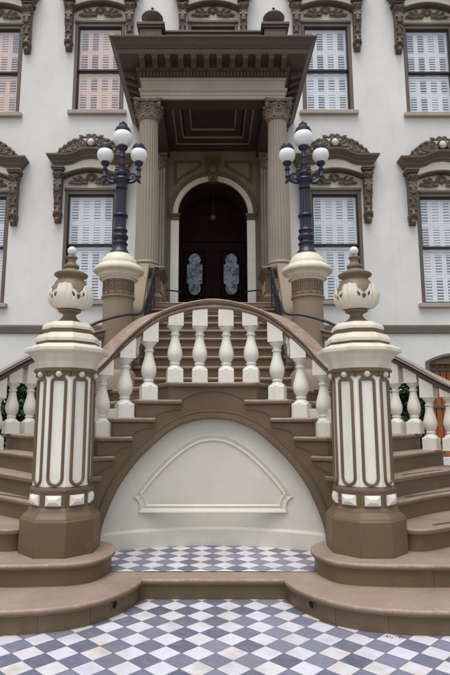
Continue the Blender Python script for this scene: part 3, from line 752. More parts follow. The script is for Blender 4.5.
# ------------------------------------------------------------------ iron handrails
for sg, side in ((1, 'right'), (-1, 'left')):
    r = thing('iron_handrail', 'thin black iron handrail climbing the %s side of the stairs' % side, 'handrail', (sg*1.06, 7.5, ZS[10]), 'black iron handrails beside the stairs')
    low = [(x-.125*.68, y-.125*.7, z-.045) for x, y, z in ORP[2:]]
    pts = low[::-1]+[(1.75, 7.25, 2.77), (1.5, 7.33, 2.90), (1.25, 7.42, 2.985), (1.11, 7.48, 3.0), (1.04, 7.55, 3.04), (1.02, 7.7, 3.15)]
    pts = cr(pts, 6)
    up = cr([(1.02, 7.7, 3.15), (1.06, 8.6, 3.62), (1.12, 9.6, 4.16), (1.155, 10.15, 4.46), (1.15, 10.3, 4.52), (1.08, 10.4, 4.53), (1.0, 10.4, 4.5), (.97, 10.4, 4.42), (.98, 10.4, 4.36)], 6)
    X = lambda P: [(sg*x, y, z) for x, y, z in P]
    ob('rail', MB().tube(X(pts[:-1]+up), .021, 10), 'iron', r)
    m = MB()
    for i in range(7):
        y = 7.95+i*.36; z = 3.28+(y-7.95)*.54
        rx = 1.03+.055*(y-7.7)
        m.spiral((sg*rx, y+.06, z-.15), .085, .015, pi/2, -1.4, .012, .008, (0, 1, 0), (0, 0, 1), seg=6)
        m.spiral((sg*rx, y+.2, z-.25), .06, .012, -pi/2, -1.3, .012, .008, (0, 1, 0), (0, 0, 1), seg=6)
    m.tube(X([(1.035, 7.8, 2.85), (1.165, 10.3, 4.19)]), .011, 6)
    ob('scrollwork', m, 'iron', r)
    for y in (7.72, 9.0, 10.15):
        zt = 3.08+(y-7.62)*.535; n = max(0, min(9, int((y-7.6)/.3)))
        ob('baluster_bar', MB().tube(X([(1.02+.053*(y-7.7), y, ZS[10]+.19*(n+1) if y > 7.6 else ZS[10]), (1.02+.053*(y-7.7), y, zt)]), .014, 8), 'iron', r)
    m = MB().tube(X([(1.12, 12.1, 4.51), (.98, 12.2, 4.52), (.78, 12.3, 4.52)]), .018, 8)
    b = setp(ob('door_grab_bar', m, 'iron'), 'short dark iron bar beside the %s door jamb' % side, 'grab bar', 'iron bars at the door')

# ------------------------------------------------------------------ mansion
YF = 13.2
man = thing('mansion', 'pale stuccoed mansion front with brown carved window hoods and tall sash windows', 'building', (0, YF, 0))
LX = [-6.02, -3.2, 3.2, 6.02]; UX = [-5.93, -3.12, 0, 3.12, 5.93]
LW = dict(sill=4.5, meet=6.0, top=7.36, up=0.0)
UW = dict(sill=9.73, meet=10.98, top=12.27, up=4.93)
FAR = -.07
holes = []
for xs, W in ((LX, LW), (UX, UW)):
    for x in xs:
        d = FAR if abs(x) > 5 else 0
        holes.append((x-.69, x+.69, W['sill']+d, W['top']+.13+d))
holes += [(-1.5, 1.5, 3.7, 8.7), (5.4, 6.7, .6, 2.9)]
WX, WT = 9.0, 14.8
xs = sorted({-WX, WX}|{h[0] for h in holes}|{h[1] for h in holes}); zs = sorted({-.1, WT}|{h[2] for h in holes}|{h[3] for h in holes})
mb = MB()
for a, b in zip(xs, xs[1:]):
    for c, d in zip(zs, zs[1:]):
        mx, mz = (a+b)/2, (c+d)/2
        if any(h[0] < mx < h[1] and h[2] < mz < h[3] for h in holes): continue
        mb.add([(a, YF, c), (b, YF, c), (b, YF, d), (a, YF, d)], [(0, 1, 2, 3)])
for h in holes:
    x0, x1, z0, z1 = h; y1 = YF+.45
    mb.add([(x0, YF, z0), (x1, YF, z0), (x1, YF, z1), (x0, YF, z1), (x0, y1, z0), (x1, y1, z0), (x1, y1, z1), (x0, y1, z1)], [(0, 4, 5, 1), (1, 5, 6, 2), (2, 6, 7, 3), (3, 7, 4, 0)])
mb.add([(-WX, YF, -.1), (-WX, YF+8, -.1), (-WX, YF+8, WT), (-WX, YF, WT), (WX, YF, -.1), (WX, YF+8, -.1), (WX, YF+8, WT), (WX, YF, WT)], [(0, 3, 2, 1), (4, 5, 6, 7), (3, 7, 6, 2), (1, 2, 6, 5)])
ob('wall', mb, 'stucco', man, 0)
for s in (-1, 1):
    x0, x1 = sorted((s*1.95, s*8.9))
    ob('belt_course', MB().prism([(YF+.02, 3.66), (YF-.05, 3.66), (YF-.05, 3.83), (YF-.03, 3.875), (YF+.02, 3.875)], x0, x1, lambda a, b, c: (c, a, b)), 'trim', man, 20, .008, 2)

def carve_scroll_pair(m, x, y, z, r, rad, sgn, start=-pi/2, turns=1.5):
    m.spiral((x, y, z), r, r*.18, start, turns*sgn, rad, rad*.55, (1, 0, 0), (0, 0, 1), (0, -.03, 0))
    m.ball((x, y-.035, z), r*.26, 1, .8, 1, 8, 6)
def leaf_at(m, x, y, z, ang, L, w, d=.05):
    """small carved leaf lying on the wall, pointing along ang"""
    c, s = cos(ang), sin(ang); pts = []; ws = []
    for i in range(7):
        t = i/6
        pts.append((x+c*L*t, y-d*sin(pi*(.15+.75*t)), z+s*L*t)); ws.append(w*(.35+.9*sin(pi*min(1, .12+t*.85))))
    m.ribbon(pts, (-s, 0, c), ws, .022)

def build_window(W, cx):
    u = W['up']; zs_, zm, zt = W['sill'], W['meet'], W['top']; y = YF
    X = lambda a: cx+a
    # frame = the window part
    m = MB()
    for s in (-1, 1):
        x0, x1 = sorted((s*.6, s*.688)); m.box(X(x0), X(x1), y-.02, y+.12, zs_, zt+.125)
    m.box(X(-.6), X(.6), y-.018, y+.12, zt, zt+.125)
    fr_ = ob('window', m, 'trim', man, 20, .008, 2)
    # deep head over the glass
    m = MB().box(X(-.7), X(.7), y-.05, y+.03, zt+.1, zt+.17)
    ob('lintel', m, 'trim', fr_, 20, .008, 2)
    m = MB(); m.box(X(-.79), X(.79), y-.11, y+.2, zs_-.115, zs_-.005)
    ob('sill', m, 'frieze', fr_, 20, .012, 2)
    # sashes
    for a, b, yy in ((zs_, zm+.03, y+.10), (zm-.03, zt, y+.05)):
        m = MB(); t = .035
        for s in (-1, 1):
            x0, x1 = sorted((s*(.6-t), s*.6)); m.box(X(x0), X(x1), yy-.02, yy+.03, a, b)
        m.box(X(-.6+t), X(.6-t), yy-.018, yy+.03, a, a+(.06 if a == zs_ else .055)); m.box(X(-.6+t), X(.6-t), yy-.018, yy+.03, b-.05, b)
        sa = ob('sash', m, 'sash', fr_, 20, .006, 1)
        ob('pane', MB().box(X(-.58), X(.58), yy+.004, yy+.008, a+.03, b-.03), 'glass', fr_, 0)
    # plantation shutters inside
    ys = y+.155
    for za, zb in ((zs_+.02, zm-.12), (zm-.1, zt)):
        zmid = (za+zb)/2+(.05 if za < zm-.5 else .0)
        for q0, q1 in ((za, zmid), (zmid+.004, zb)):
            for c in range(4):
                x0 = -.58+c*.29; x1 = x0+.287; m = MB(); w = .058; tp_ = random.choice((.7, .8, .9, 1.0, 1.15))
                m.box(X(x0), X(x0+w), ys-.015, ys+.015, q0, q1); m.box(X(x1-w), X(x1), ys-.015, ys+.015, q0, q1)
                m.box(X(x0+w), X(x1-w), ys-.014, ys+.014, q0, q0+.05); m.box(X(x0+w), X(x1-w), ys-.014, ys+.014, q1-.05, q1)
                n = int((q1-q0-.1)/.07)
                for i in range(n):
                    zc = q0+.05+(i+.5)*(q1-q0-.1)/n
                    tl = tp_+random.uniform(-.04, .04)
                    dz, dy = .036*sin(tl), .03*cos(tl)
                    m.add([(X(x0+w), ys-dy, zc-dz), (X(x1-w), ys-dy, zc-dz), (X(x1-w), ys+dy, zc+dz), (X(x0+w), ys+dy, zc+dz), (X(x0+w), ys-dy, zc-dz+.009), (X(x1-w), ys-dy, zc-dz+.009), (X(x1-w), ys+dy, zc+dz+.009), (X(x0+w), ys+dy, zc+dz+.009)],
                          [(0, 3, 2, 1), (4, 5, 6, 7), (0, 1, 5, 4), (2, 3, 7, 6)])
                ob('shutter', m, 'shutter', fr_, 0)
    m = MB().box(X(-.72), X(.72), y+.44, y+.9, zs_-.05, zt+.2)
    ob('room_recess', m, 'dark', fr_, 0)
    # cream tympanum with carved ornament
    z = 7.55+u
    arc = [(-.69+1.38*i/16, z+.24+.17*(1-((i-8)/8)**2)) for i in range(17)]
    ob('hood_panel', MB().prism([(-.69, z-.02), (.69, z-.02)]+arc[::-1], y+.02, y-.015, lambda a, b, c: (X(a), c, b)), 'niche', fr_, 20)
    # brown segmental moulding
    pf = [(-.0, -.02), (.0, .15), (.03, .2), (.06, .2), (.085, .16), (.085, -.02)]
    arc2 = [(-.74, z+.22)]+[(-.69+1.38*i/16, z+.245+.17*(1-((i-8)/8)**2)) for i in range(17)]+[(.74, z+.22)]
    hd = ob('hood', MB().sweep2(arc2, pf, lambda a, b, c: (X(a), y-c, b)), 'trim', fr_, 30)
    # cream frieze of the hood
    top = [(-.96, 8.1+u), (-.62, 8.1+u), (-.45, 8.14+u), (-.25, 8.235+u), (0, 8.27+u), (.25, 8.235+u), (.45, 8.14+u), (.62, 8.1+u), (.96, 8.1+u)]
    top = cr(top, 4)
    bot = [(-.96, z+.37), (-.745, z+.37), (-.735, z+.30)]+[(a, b+.075) for a, b in arc]+[(.735, z+.30), (.745, z+.37), (.96, z+.37)]
    m = MB(); L = len(top)
    def bz(a):
        for (x0, z0), (x1, z1) in zip(bot, bot[1:]):
            if x0 <= a <= x1: return z0+(z1-z0)*(a-x0)/max(x1-x0, 1e-6)
        return z+.37
    R = [[(X(a), y+.02, bz(a)), (X(a), y-.17, bz(a)), (X(a), y-.17, b+.02), (X(a), y+.02, b+.02)] for a, b in top]
    m.rings(R); ob('hood_frieze', m, 'niche', fr_, 30)
    # cornice with mitred returns, rising in the middle
    pth = [(X(-.96), y+.02, 8.1+u), (X(-.96), y-.16, 8.1+u)]+[(X(a), y-.16, b) for a, b in top[1:-1]]+[(X(.96), y-.16, 8.1+u), (X(.96), y+.02, 8.1+u)]
    pf = [(-.1, 0), (.03, 0), (.045, .04), (.07, .055), (.08, .1), (.105, .12), (.13, .165), (.175, .205), (.18, .25), (.165, .262), (-.1, .275)]
    ob('hood_cornice', MB().sweep(pth, pf), 'trim', fr_, 30)
    # consoles
    for s in (-1, 1):
        m = MB(); xc = X(s*.835)
        zT, zB = 7.92+u, 6.56+u
        prof = [(.0, zT), (.24, zT), (.27, zT-.05), (.275, zT-.12), (.25, zT-.19), (.2, zT-.24), (.215, zT-.3), (.225, zT-.42), (.2, zT-.56), (.165, zT-.70), (.135, zT-.85), (.13, zT-.98), (.15, zT-1.08), (.155, zT-1.16), (.13, zT-1.24), (.09, zT-1.3), (.05, zB), (0, zB)]
        m.prism(prof, -.085, .085, lambda a, b, c: (xc+c, y-a, b))
        m.box(xc-.145, xc+.145, y-.30, y+.01, zT, zT+.05); m.box(xc-.165, xc+.165, y-.33, y+.01, zT+.05, zT+.095)
        for sd in (-1, 1):       # volutes on the flanks
            m.spiral((xc+sd*.09, y-.14, zT-.12), .115, .02, 0, 1.7, .03, .02, (0, 1, 0), (0, 0, 1), (sd*.02, 0, 0), seg=6)
            m.spiral((xc+sd*.085, y-.085, zT-1.15), .075, .015, pi, 1.6, .026, .016, (0, 1, 0), (0, 0, 1), (sd*.02, 0, 0), seg=6)
            m.tube(cr([(xc+sd*.09, y-.2, zT-.25), (xc+sd*.085, y-.2, zT-.45), (xc+sd*.08, y-.13, zT-.8), (xc+sd*.075, y-.12, zT-1.0)], 4), .022, 6)
        # acanthus down the front: long lobed leaves, a rosette between them
        dp = lambda zz: interp([(0, .25), (.2, .2), (.3, .215), (.42, .225), (.56, .2), (.70, .165), (.85, .135), (.98, .13), (1.08, .15), (1.16, .155), (1.3, .09)], zT-zz)
        for z0, L, wv in ((zT-.2, .36, .1), (zT-.52, .34, .085), (zT-.82, .3, .07)):
            for off, an, l2, w2 in ((0, 0, 1, 1), (-.045, -.35, .62, .7), (.045, .35, .62, .7), (-.055, -.6, .35, .6), (.055, .6, .35, .6)):
                pts = []; ws = []
                for q in range(7):
                    t = q/6; zz = z0-L*l2*t*cos(an)-(0 if abs(off) < .05 else 0)
                    pts.append((xc+off+L*l2*.45*t*sin(an), y-dp(zz)-.008-.05*t*t*(1.4-t*.6), zz)); ws.append(wv*w2*(.5+.8*sin(pi*(.1+.85*t))))
                m.ribbon(pts, (1, 0, 0), ws, .016)
        for zz, sc_ in ((zT-.53, 1), (zT-.84, .85), (zT-1.12, .9)):
            for sd in (-1, 1):
                m.spiral((xc+sd*.062*sc_, y-dp(zz)-.02, zz), .05*sc_, .01, pi/2, 1.4*sd, .02, .012, (1, 0, 0), (0, 0, 1), (0, -.03, 0), seg=6)
        for sd in (-1, 1):
            m.spiral((xc+sd*.07, y-.255, zT-.1), .062, .012, 0, 1.6*sd, .024, .014, (1, 0, 0), (0, 0, 1), (0, -.05, 0), seg=6)
        m.ball((xc, y-.13, zB+.06), .065, 1.1, 1, 1.2, 10, 6)
        ob('console', m, 'trim', fr_, 40)
    # carved spray on the tympanum
    m = MB(); zc = z+.17; yy = y-.03
    m.ball((X(0), yy-.02, zc+.06), .085, 1, .55, 1.05, 12, 8)
    for i in range(9):
        a = pi*(i/8); m.ball((X(.125*cos(a)), yy-.01, zc+.055+.125*sin(a)), .04, 1, .7, 1, 8, 6)
    for s in (-1, 1):
        for xx, rr, zz, st in ((.19, .085, .0, 0), (.32, .07, -.01, pi), (.43, .055, -.025, 0), (.52, .038, -.04, pi)):
            carve_scroll_pair(m, X(s*xx), yy, zc+zz, rr, .026, s, st)
        for xx, zz, an, L in ((.1, -.07, .1, .16), (.24, -.085, 0, .16), (.36, -.08, .05, .14), (.25, .07, .5, .12), (.38, .04, .3, .12), (.5, -.06, -.05, .1)):
            leaf_at(m, X(s*xx), yy, zc+zz, an if s > 0 else pi-an, L, .055)
    ob('panel_ornament', m, 'trim', fr_, 40)
    # crest on the cornice
    if not u or True:
        m = MB(); yy = y-.2; b0 = 8.37+u
        base = lambda a: b0+interp([(0, .17), (.25, .135), (.45, .04), (.62, 0), (1.1, 0)], a)
        plate = [(-.8, -.01)]
        for q in range(41):
            a = -.8+1.6*q/40; env = interp([(0, .27), (.15, .25), (.3, .16), (.5, .13), (.7, .09), (.8, .04)], a)
            plate.append((a, base(a)-b0+env*(.62+.12*sin(q*1.9))))
        plate += [(.8, -.01)]
        m.prism(plate, yy+.06, yy+.015, lambda a, b, c: (X(a), c, b0+b))
        for i in range(11):
            a = pi*(-.05+1.1*i/10); c_, s_ = cos(a), sin(a)
            m.ribbon([(X((.08+.06*t)*c_), yy-.02-.04*sin(pi*t), base(0)+.15+(.08+.07*t)*s_) for t in (0, .3, .6, .85, 1)], (-s_, 0, c_), [.035, .06, .07, .06, .025], .022)
        for s in (-1, 1):
            for xx, zc2, rr, st, tr2 in ((.26, 8.69, .145, 0, 1.8), (.46, 8.60, .125, pi, 1.7), (.62, 8.51, .095, 0, 1.6), (.745, 8.45, .07, pi, 1.5), (.84, 8.41, .045, 0, 1.3)):
                carve_scroll_pair(m, X(s*xx), yy-.01, zc2+u, rr, .042*(.6+rr*3), s, st, tr2)
            m.spiral((X(s*.075), yy-.02, 8.87+u), .065, .012, 0 if s < 0 else pi, -1.5*s, .03, .016, (1, 0, 0), (0, 0, 1), (0, -.02, 0))
            m.tube(cr([(X(s*.1), yy-.01, 8.56+u), (X(s*.3), yy-.02, 8.52+u), (X(s*.5), yy-.02, 8.46+u), (X(s*.88), yy-.01, 8.38+u)], 4), .038, 6)
            m.tube(cr([(X(s*.12), yy-.01, 8.86+u), (X(s*.25), yy-.02, 8.85+u), (X(s*.38), yy-.02, 8.77+u), (X(s*.5), yy-.02, 8.74+u), (X(s*.66), yy-.01, 8.62+u), (X(s*.8), yy-.01, 8.50+u)], 4), [.03]*20+[.014], 6)
            for xx, zc2, an, L in ((.2, 8.83, .5, .13), (.36, 8.77, -.1, .14), (.5, 8.72, -.4, .13), (.63, 8.62, -.5, .12), (.75, 8.53, -.6, .11), (.36, 8.5, .4, .14), (.54, 8.45, .3, .13), (.68, 8.41, .2, .12)):
                leaf_at(m, X(s*xx), yy-.02, zc2+u, an if s > 0 else pi-an, L, .07, .04)
        ct = ob('crest', m, 'trim', fr_, 40)
        ob('shell', MB().ball((X(0), yy-.05, base(0)+.16), .095, 1, .7, 1.1, 16, 10), 'cream', ct)
    return fr_

def place_windows(W, xs):
    proto = build_window(W, 0)
    for i, x in enumerate(xs):
        o = proto if i == 0 else copy_tree(proto, man)
        o.location = (x, o.location.y, FAR if abs(x) > 5 else 0)
    
# parent inverse keeps world coordinates, so a window's location is its shift along the wall
place_windows(LW, LX); place_windows(UW, UX)
# upper left windows: pink-violet glass reflection put into shutter and room colours
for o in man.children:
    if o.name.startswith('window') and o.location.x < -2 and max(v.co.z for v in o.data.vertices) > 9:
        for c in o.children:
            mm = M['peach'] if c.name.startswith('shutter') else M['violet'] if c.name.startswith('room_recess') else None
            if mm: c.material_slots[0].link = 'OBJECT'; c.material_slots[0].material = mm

# basement doorway at the right
XA, XB, ZD = 5.4, 6.7, 2.9
m = MB()
arcp = [(XA, ZD)]+[(XA+1.3*i/16, ZD+.17*(1-((i-8)/8)**2)) for i in range(1, 16)]+[(XB, ZD)]
bd = ob('basement_door', MB().prism([(XA, .6), (XB, .6), (XB, ZD), (XA, ZD)], YF+.25, YF+.3, lambda a, b, c: (a, c, b)), 'orange', man, 0)
pf = [(0, -.02), (0, .05), (.03, .07), (.085, .06), (.085, -.02)]
ob('door_frame', MB().sweep2([(XA, .6), (XA, ZD)]+arcp[1:-1]+[(XB, ZD), (XB, .6)], pf, lambda a, b, c: (a, YF-c, b)), 'trim', bd, 30)
ob('arch_board', MB().prism(arcp, YF+.02, YF-.01, lambda a, b, c: (a, c, b)), 'trim', bd, 20)
m = MB()
for i in range(8): m.box(XA+.05+i*.155, XA+.19+i*.155, YF+.2, YF+.26, .62, ZD-.02)
ob('board', m, 'orange', bd, 0, .01)
m = MB()
for z in (1.80, .95, 2.72): m.box(XA, XB, YF+.16, YF+.22, z, z+.09)
ob('rail', m, 'trim', bd, 0, .01)

# ------------------------------------------------------------------ entrance portico
por = thing('entrance_portico', 'brown columned porch with heavy dentilled cornice over the arched front door', 'portico', (0, 11, 3.815))
PZ = 3.815
ob('porch_floor', MB().box(-1.9, 1.9, 10.3, 13.18, PZ-.12, PZ-.004), 'tread', por, 20, .02, 2)
ob('porch_base', MB().box(-1.86, 1.86, 10.36, 13.19, -.05, PZ-.12), 'stair', por, 0)
def capital(m, cx, cy, flat=False):
    z0, z1 = 7.98, 8.37
    H = z1-z0
    m.lathe([(.2, z0-.03), (.222, z0-.022), (.228, z0-.008), (.22, z0+.006), (.2, z0+.01), (.2, z0+.12), (.215, z0+.24), (.25, z0+.33)], cx, cy, 32)
    for row, (n, zb, hh, r0, out, w, off) in enumerate(((8, z0+.01, .16, .205, .075, .13, 0), (8, z0+.03, .25, .205, .085, .13, pi/8))):
        for i in range(n):
            a = 2*pi*i/n+off; c_, s_ = cos(a), sin(a)
            pts = []; ws = []
            for t, o_, h_ in ((0, .012, 0), (.25, .02, .35), (.5, .03, .68), (.72, .055, .92), (.86, .085, 1.0), (1, .1, .88)):
                rr = r0+o_*out/.085; pts.append((cx+rr*c_, cy+rr*s_, zb+hh*h_)); ws.append(w*(.85+.3*sin(pi*t))*(1 if t < .9 else .55))
            m.ribbon(pts, (-s_, c_, 0), ws, .02)
            for sd in (-1, 1):
                rr = r0+.045; m.ball((cx+rr*c_-s_*sd*.045, cy+rr*s_+c_*sd*.045, zb+hh*.72), .024, 1, 1, 1.3, 7, 5)
    for i in range(4):
        a = pi/4+i*pi/2; c_, s_ = cos(a), sin(a)
        for t in (-1, 1):
            m.spiral((cx+.315*c_, cy+.315*s_, z1-.115), .075, .012, pi if True else 0, -1.6, .024, .014, (c_, s_, 0), (0, 0, 1), (-s_*t*.03, c_*t*.03, 0), seg=6)
        m.tube(cr([(cx+.2*c_, cy+.2*s_, z0+.18), (cx+.235*c_, cy+.235*s_, z0+.27), (cx+.3*c_, cy+.3*s_, z1-.05)], 4), .028, 6)
        b = i*pi/2; c2, s2 = cos(b), sin(b)
        m.ball((cx+.275*c2, cy+.275*s2, z1-.05), .05, 1, 1, 1, 10, 8)
        for t in (-1, 1):
            m.spiral((cx+.255*c2-s2*t*.055, cy+.255*s2+c2*t*.055, z1-.125), .045, .01, pi/2, 1.4*t, .018, .01, (-s2, c2, 0), (0, 0, 1), seg=6)
    # abacus with hollow sides
    ab = []
    for i in range(4):
        a = pi/4+i*pi/2; b = a+pi/2
        p, q = (.43*cos(a), .43*sin(a)), (.43*cos(b), .43*sin(b))
        for j in range(8):
            t = .06+.88*j/7; k_ = 1-.16*sin(pi*t)
            ab.append(((p[0]+(q[0]-p[0])*t)*k_, (p[1]+(q[1]-p[1])*t)*k_))
    m.prism([(cx+a, cy+b) for a, b in ab], z1-.05, z1-.022); m.prism([(cx+a*1.05, cy+b*1.05) for a, b in ab], z1-.022, z1+.01)
    return m
for sg in (-1, 1):
    cx, cy = sg*1.415, 10.8
    flute = lambda a: 1-.055*(abs(sin(a*12))**.6)
    co = ob('column', MB().lathe([(.238, 4.76), (.236, 5.2), (.232, 6.0), (.224, 6.8), (.212, 7.5), (.203, 7.96)], cx, cy, 240, rf=flute), 'shaft', por, 60)
    ob('base', MB().lathe([(.3, 4.60), (.31, 4.62), (.31, 4.655), (.295, 4.675), (.26, 4.685), (.256, 4.70), (.275, 4.71), (.282, 4.73), (.272, 4.75), (.25, 4.757), (.24, 4.78)], cx, cy, 40), 'shaft', co)
    ob('capital', capital(MB(), cx, cy), 'capital', co, 40)
    P = ob('pedestal', MB().box(cx-.34, cx+.34, cy-.34, cy+.34, PZ+.2, 4.42), 'stair', por, 20, .006)
    sq = lambda w: [(cx-w, cy-w), (cx+w, cy-w), (cx+w, cy+w), (cx-w, cy+w)]
    m = MB()
    def sqr(pr):
        m.rings([[(x, y, z) for x, y in sq(w)] for w, z in pr])
    sqr([(.34, 4.39), (.36, 4.40), (.37, 4.425), (.4, 4.44), (.415, 4.48), (.43, 4.5), (.44, 4.55), (.42, 4.58), (.33, 4.6)])
    ob('cap', m, 'stair', P, 25, .005)
    m = MB(); sqr([(.4, PZ-.6), (.4, PZ+.14), (.385, PZ+.165), (.37, PZ+.17), (.35, PZ+.21), (.33, PZ+.215)]); ob('plinth', m, 'stair', P, 25, .005)
    for ax in (0, 1):
        def mp(a, b, c):
            return (cx+a, cy-.34-c, b) if ax == 0 else (cx-sg*(.34+c), cy+a, b)
        rect = [(-.2, 4.1), (.2, 4.1), (.2, 4.33), (-.2, 4.33)]
        ob('panel', MB().sweep2(rect, [(0, -.005), (0, .012), (.015, .02), (.03, .012), (.03, -.005)], mp, closed=True), 'frieze', P, 30)
        ob('panel_field', MB().prism([(-.19, 4.11), (.19, 4.11), (.19, 4.32), (-.19, 4.32)], -.005, .004, mp), 'frieze', P, 0)
    # pilaster behind, against the wall
    px = sg*1.40; m = MB()
    m.box(px-.17, px+.17, 12.97, 13.25, 4.72, 8.0)
    for i in range(5): m.box(px-.155+i*.066, px-.115+i*.066, 12.945, 12.97, 4.82, 7.93)
    pl = ob('pilaster', m, 'shaft', por, 20, .006)
    ob('capital', capital(MB(), 0, 0).xf(lambda x, y, z: (px+x*.72, 13.06+y*.6, z)), 'capital', pl, 40)
    m = MB()
    for w, d, za, zb in ((.33, .44, 4.2, 4.3), (.29, .4, 4.3, 4.36), (.27, .36, 4.36, 4.44), (.24, .33, 4.44, 4.5), (.23, .3, 4.5, 4.62), (.2, .27, 4.62, 4.74), (.26, .36, PZ-.01, 4.2)):
        m.box(px-w, px+w, 13.22-d, 13.22, za+.0005, zb)
    ob('plinth', m, 'stair', pl, 20, .012, 2)

# entablature round three sides
def U(x, y): return [(-x, 13.19, 0), (-x, y, 0), (x, y, 0), (x, 13.19, 0)]
pth = U(1.56, 10.56)
ent = ob('architrave', MB().sweep(pth, [(-.05, 8.38), (0, 8.38), (0, 8.455), (.012, 8.457), (.012, 8.53), (.03, 8.54), (.05, 8.565), (.055, 8.60), (.03, 8.61), (-.05, 8.61)]), 'frieze', por, 20, .003, 1)
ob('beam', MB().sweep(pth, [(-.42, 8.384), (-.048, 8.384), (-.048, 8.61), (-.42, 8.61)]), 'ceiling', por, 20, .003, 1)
ob('frieze', MB().sweep(pth, [(-.4, 8.605), (-.003, 8.605), (-.003, 8.80), (.02, 8.81), (.035, 8.835), (.035, 8.85), (-.4, 8.85)]), 'frieze', por, 20)
ob('bed_moulding', MB().sweep(pth, [(-.4, 8.85), (.04, 8.85), (.06, 8.862), (.06, 8.98), (.085, 8.99), (.1, 9.01), (.12, 9.03), (.12, 9.13), (-.4, 9.13)]), 'portico', por, 20)
m = MB(); n = 44
for i in range(n):
    x = -1.60+3.2*(i+.5)/n; m.box(x-.024, x+.024, 10.46, 10.51, 8.872, 8.968)
ob('dentil_band', m, 'portico', por, 0)
for s in (-1, 1):
    m = MB()
    for i in range(34):
        y = 10.56+2.6*(i+.5)/34; a, b = sorted((s*1.615, s*1.66)); m.box(a, b, y-.024, y+.024, 8.872, 8.968)
    ob('dentil_band', m, 'portico', por, 0)
ob('cornice', MB().sweep(pth, [(-.4, 9.12), (.44, 9.12), (.45, 9.14), (.455, 9.225), (.475, 9.235), (.49, 9.26), (.515, 9.28), (.53, 9.30), (.555, 9.34), (.585, 9.375), (.61, 9.39), (.615, 9.425), (.6, 9.435), (-.4, 9.47)]), 'portico', por, 20, .003, 1)
def modillion(x, y, dx, dy):
    """scrolled bracket under the soffit, its front towards (dx,dy)"""
    m = MB(); tx, ty = -dy, dx
    mp = lambda a, b, c: (x+dx*a+tx*c, y+dy*a+ty*c, b)
    pr = [(0, 9.12), (.29, 9.12), (.3, 9.10), (.295, 9.06), (.27, 9.035), (.22, 9.03), (.15, 9.01), (.09, 8.975), (.05, 8.965), (0, 8.985)]
    m.prism(pr, -.055, .055, mp)
    m.prism([(0, 9.095), (.31, 9.095), (.315, 9.121), (0, 9.121)], -.068, .068, mp)
    for q in (-.03, 0, .03): m.prism([(.2, 9.03), (.3, 9.05), (.303, 9.09), (.2, 9.09)], q-.009, q+.009, mp)
    ob('modillion', m, 'portico', por, 25)
for i in range(12): modillion(-1.51+i*3.02/11, 10.44, 0, -1)
for s in (-1, 1):
    for i in range(9): modillion(s*1.68, 10.72+i*.27, s, 0)
# parapet with pedestals, rails and urns
for s in (-1, 1):
    x = s*1.36
    P = ob('parapet_pedestal', MB().box(x-.24, x+.24, 10.4, 10.88, 9.4, 9.95), 'portico', por, 20, .006)
    m = MB().box(x-.28, x+.28, 10.36, 10.92, 9.95, 10.0).box(x-.305, x+.305, 10.335, 10.945, 10.0, 10.07)
    ob('cap', m, 'portico', P, 20, .012, 2)
    ob('panel', MB().box(x-.12, x+.12, 10.385, 10.402, 9.62, 9.84), 'portico', P, 20, .008)
    ur = thing('rooftop_urn', 'squat brown lidded urn on the %s corner of the porch roof' % ('right' if s > 0 else 'left'), 'urn', (x, 10.64, 10.07), 'urns on the porch roof')
    y = 10.64
    ob('bowl', MB().lathe([(.16, 10.07), (.16, 10.1), (.12, 10.115), (.105, 10.15), (.105, 10.2), (.125, 10.225), (.17, 10.255), (.21, 10.3), (.23, 10.345), (.24, 10.36), (.245, 10.385), (.22, 10.4)], x, y, 60, rf=lambda a: 1-.025*abs(sin(a*10))), 'portico', ur)
    ob('lid', MB().lathe([(.225, 10.395), (.21, 10.43), (.16, 10.465), (.09, 10.49), (.05, 10.495), (.03, 10.505), (.012, 10.515), (.011, 10.6), (.012, 10.61)], x, y, 32), 'portico', ur)
    ob('knob', MB().ball((x, y, 10.63), .034, seg=14, rn=8), 'portico', ur)
m = MB().box(-1.08, 1.08, 10.52, 10.76, 9.88, 9.93); m.box(-1.08, 1.08, 10.49, 10.79, 9.93, 9.985)
ob('parapet_rail', m, 'portico', por, 20, .01, 2)
m = MB()
for i in range(15):
    x = -1.08+2.16*i/14; m.box(x-.035 if i else x, x+.035 if i < 14 else x, 10.56, 10.72, 9.62, 9.885)
m.box(-1.08, 1.08, 10.54, 10.74, 9.42, 9.62); m.box(-1.06, 1.06, 10.7, 10.715, 9.62, 9.88)
ob('parapet_grille', m, 'portico', por, 20)
for s in (-1, 1):
    a, b = sorted((s*1.25, s*1.45)); ob('parapet_rail', MB().box(a, b, 10.9, 13.19, 9.42, 9.98), 'portico', por, 20, .01, 2)
ob('roof', MB().box(-1.6, 1.6, 10.6, 13.19, 9.3, 9.44), 'portico', por, 0)
# coffered ceiling: nested frames stepping upwards
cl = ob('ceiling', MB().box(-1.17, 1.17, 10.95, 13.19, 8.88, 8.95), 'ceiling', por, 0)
m = MB()
for x0, y0, y1, za, zb, wd in ((1.17, 10.96, 13.18, 8.56, 8.88, .2), (.97, 11.16, 12.98, 8.66, 8.88, .17), (.72, 11.4, 12.74, 8.76, 8.88, .14)):
    m.box(-x0, x0, y0, y0+wd, za, zb); m.box(-x0, x0, y1-wd, y1, za, zb)
    for s in (-1, 1):
        a, b = sorted((s*(x0-wd), s*x0)); m.box(a, b, y0+wd, y1-wd, za, zb)
ob('coffer', m, 'ceiling', cl, 20, .012, 2)
m = MB()
for x0, y0, y1, z in ((.97, 11.16, 12.98, 8.64), (.80, 11.33, 12.81, 8.72), (.58, 11.54, 12.6, 8.82)):
    q = [(-x0, y0), (x0, y0), (x0, y1), (-x0, y1)]
    m.sweep2(q, [(0, z), (0, z+.04), (.05, z+.05), (.05, z+.01), (.03, z-.01)], lambda a, b, c: (a, b, c), closed=True)
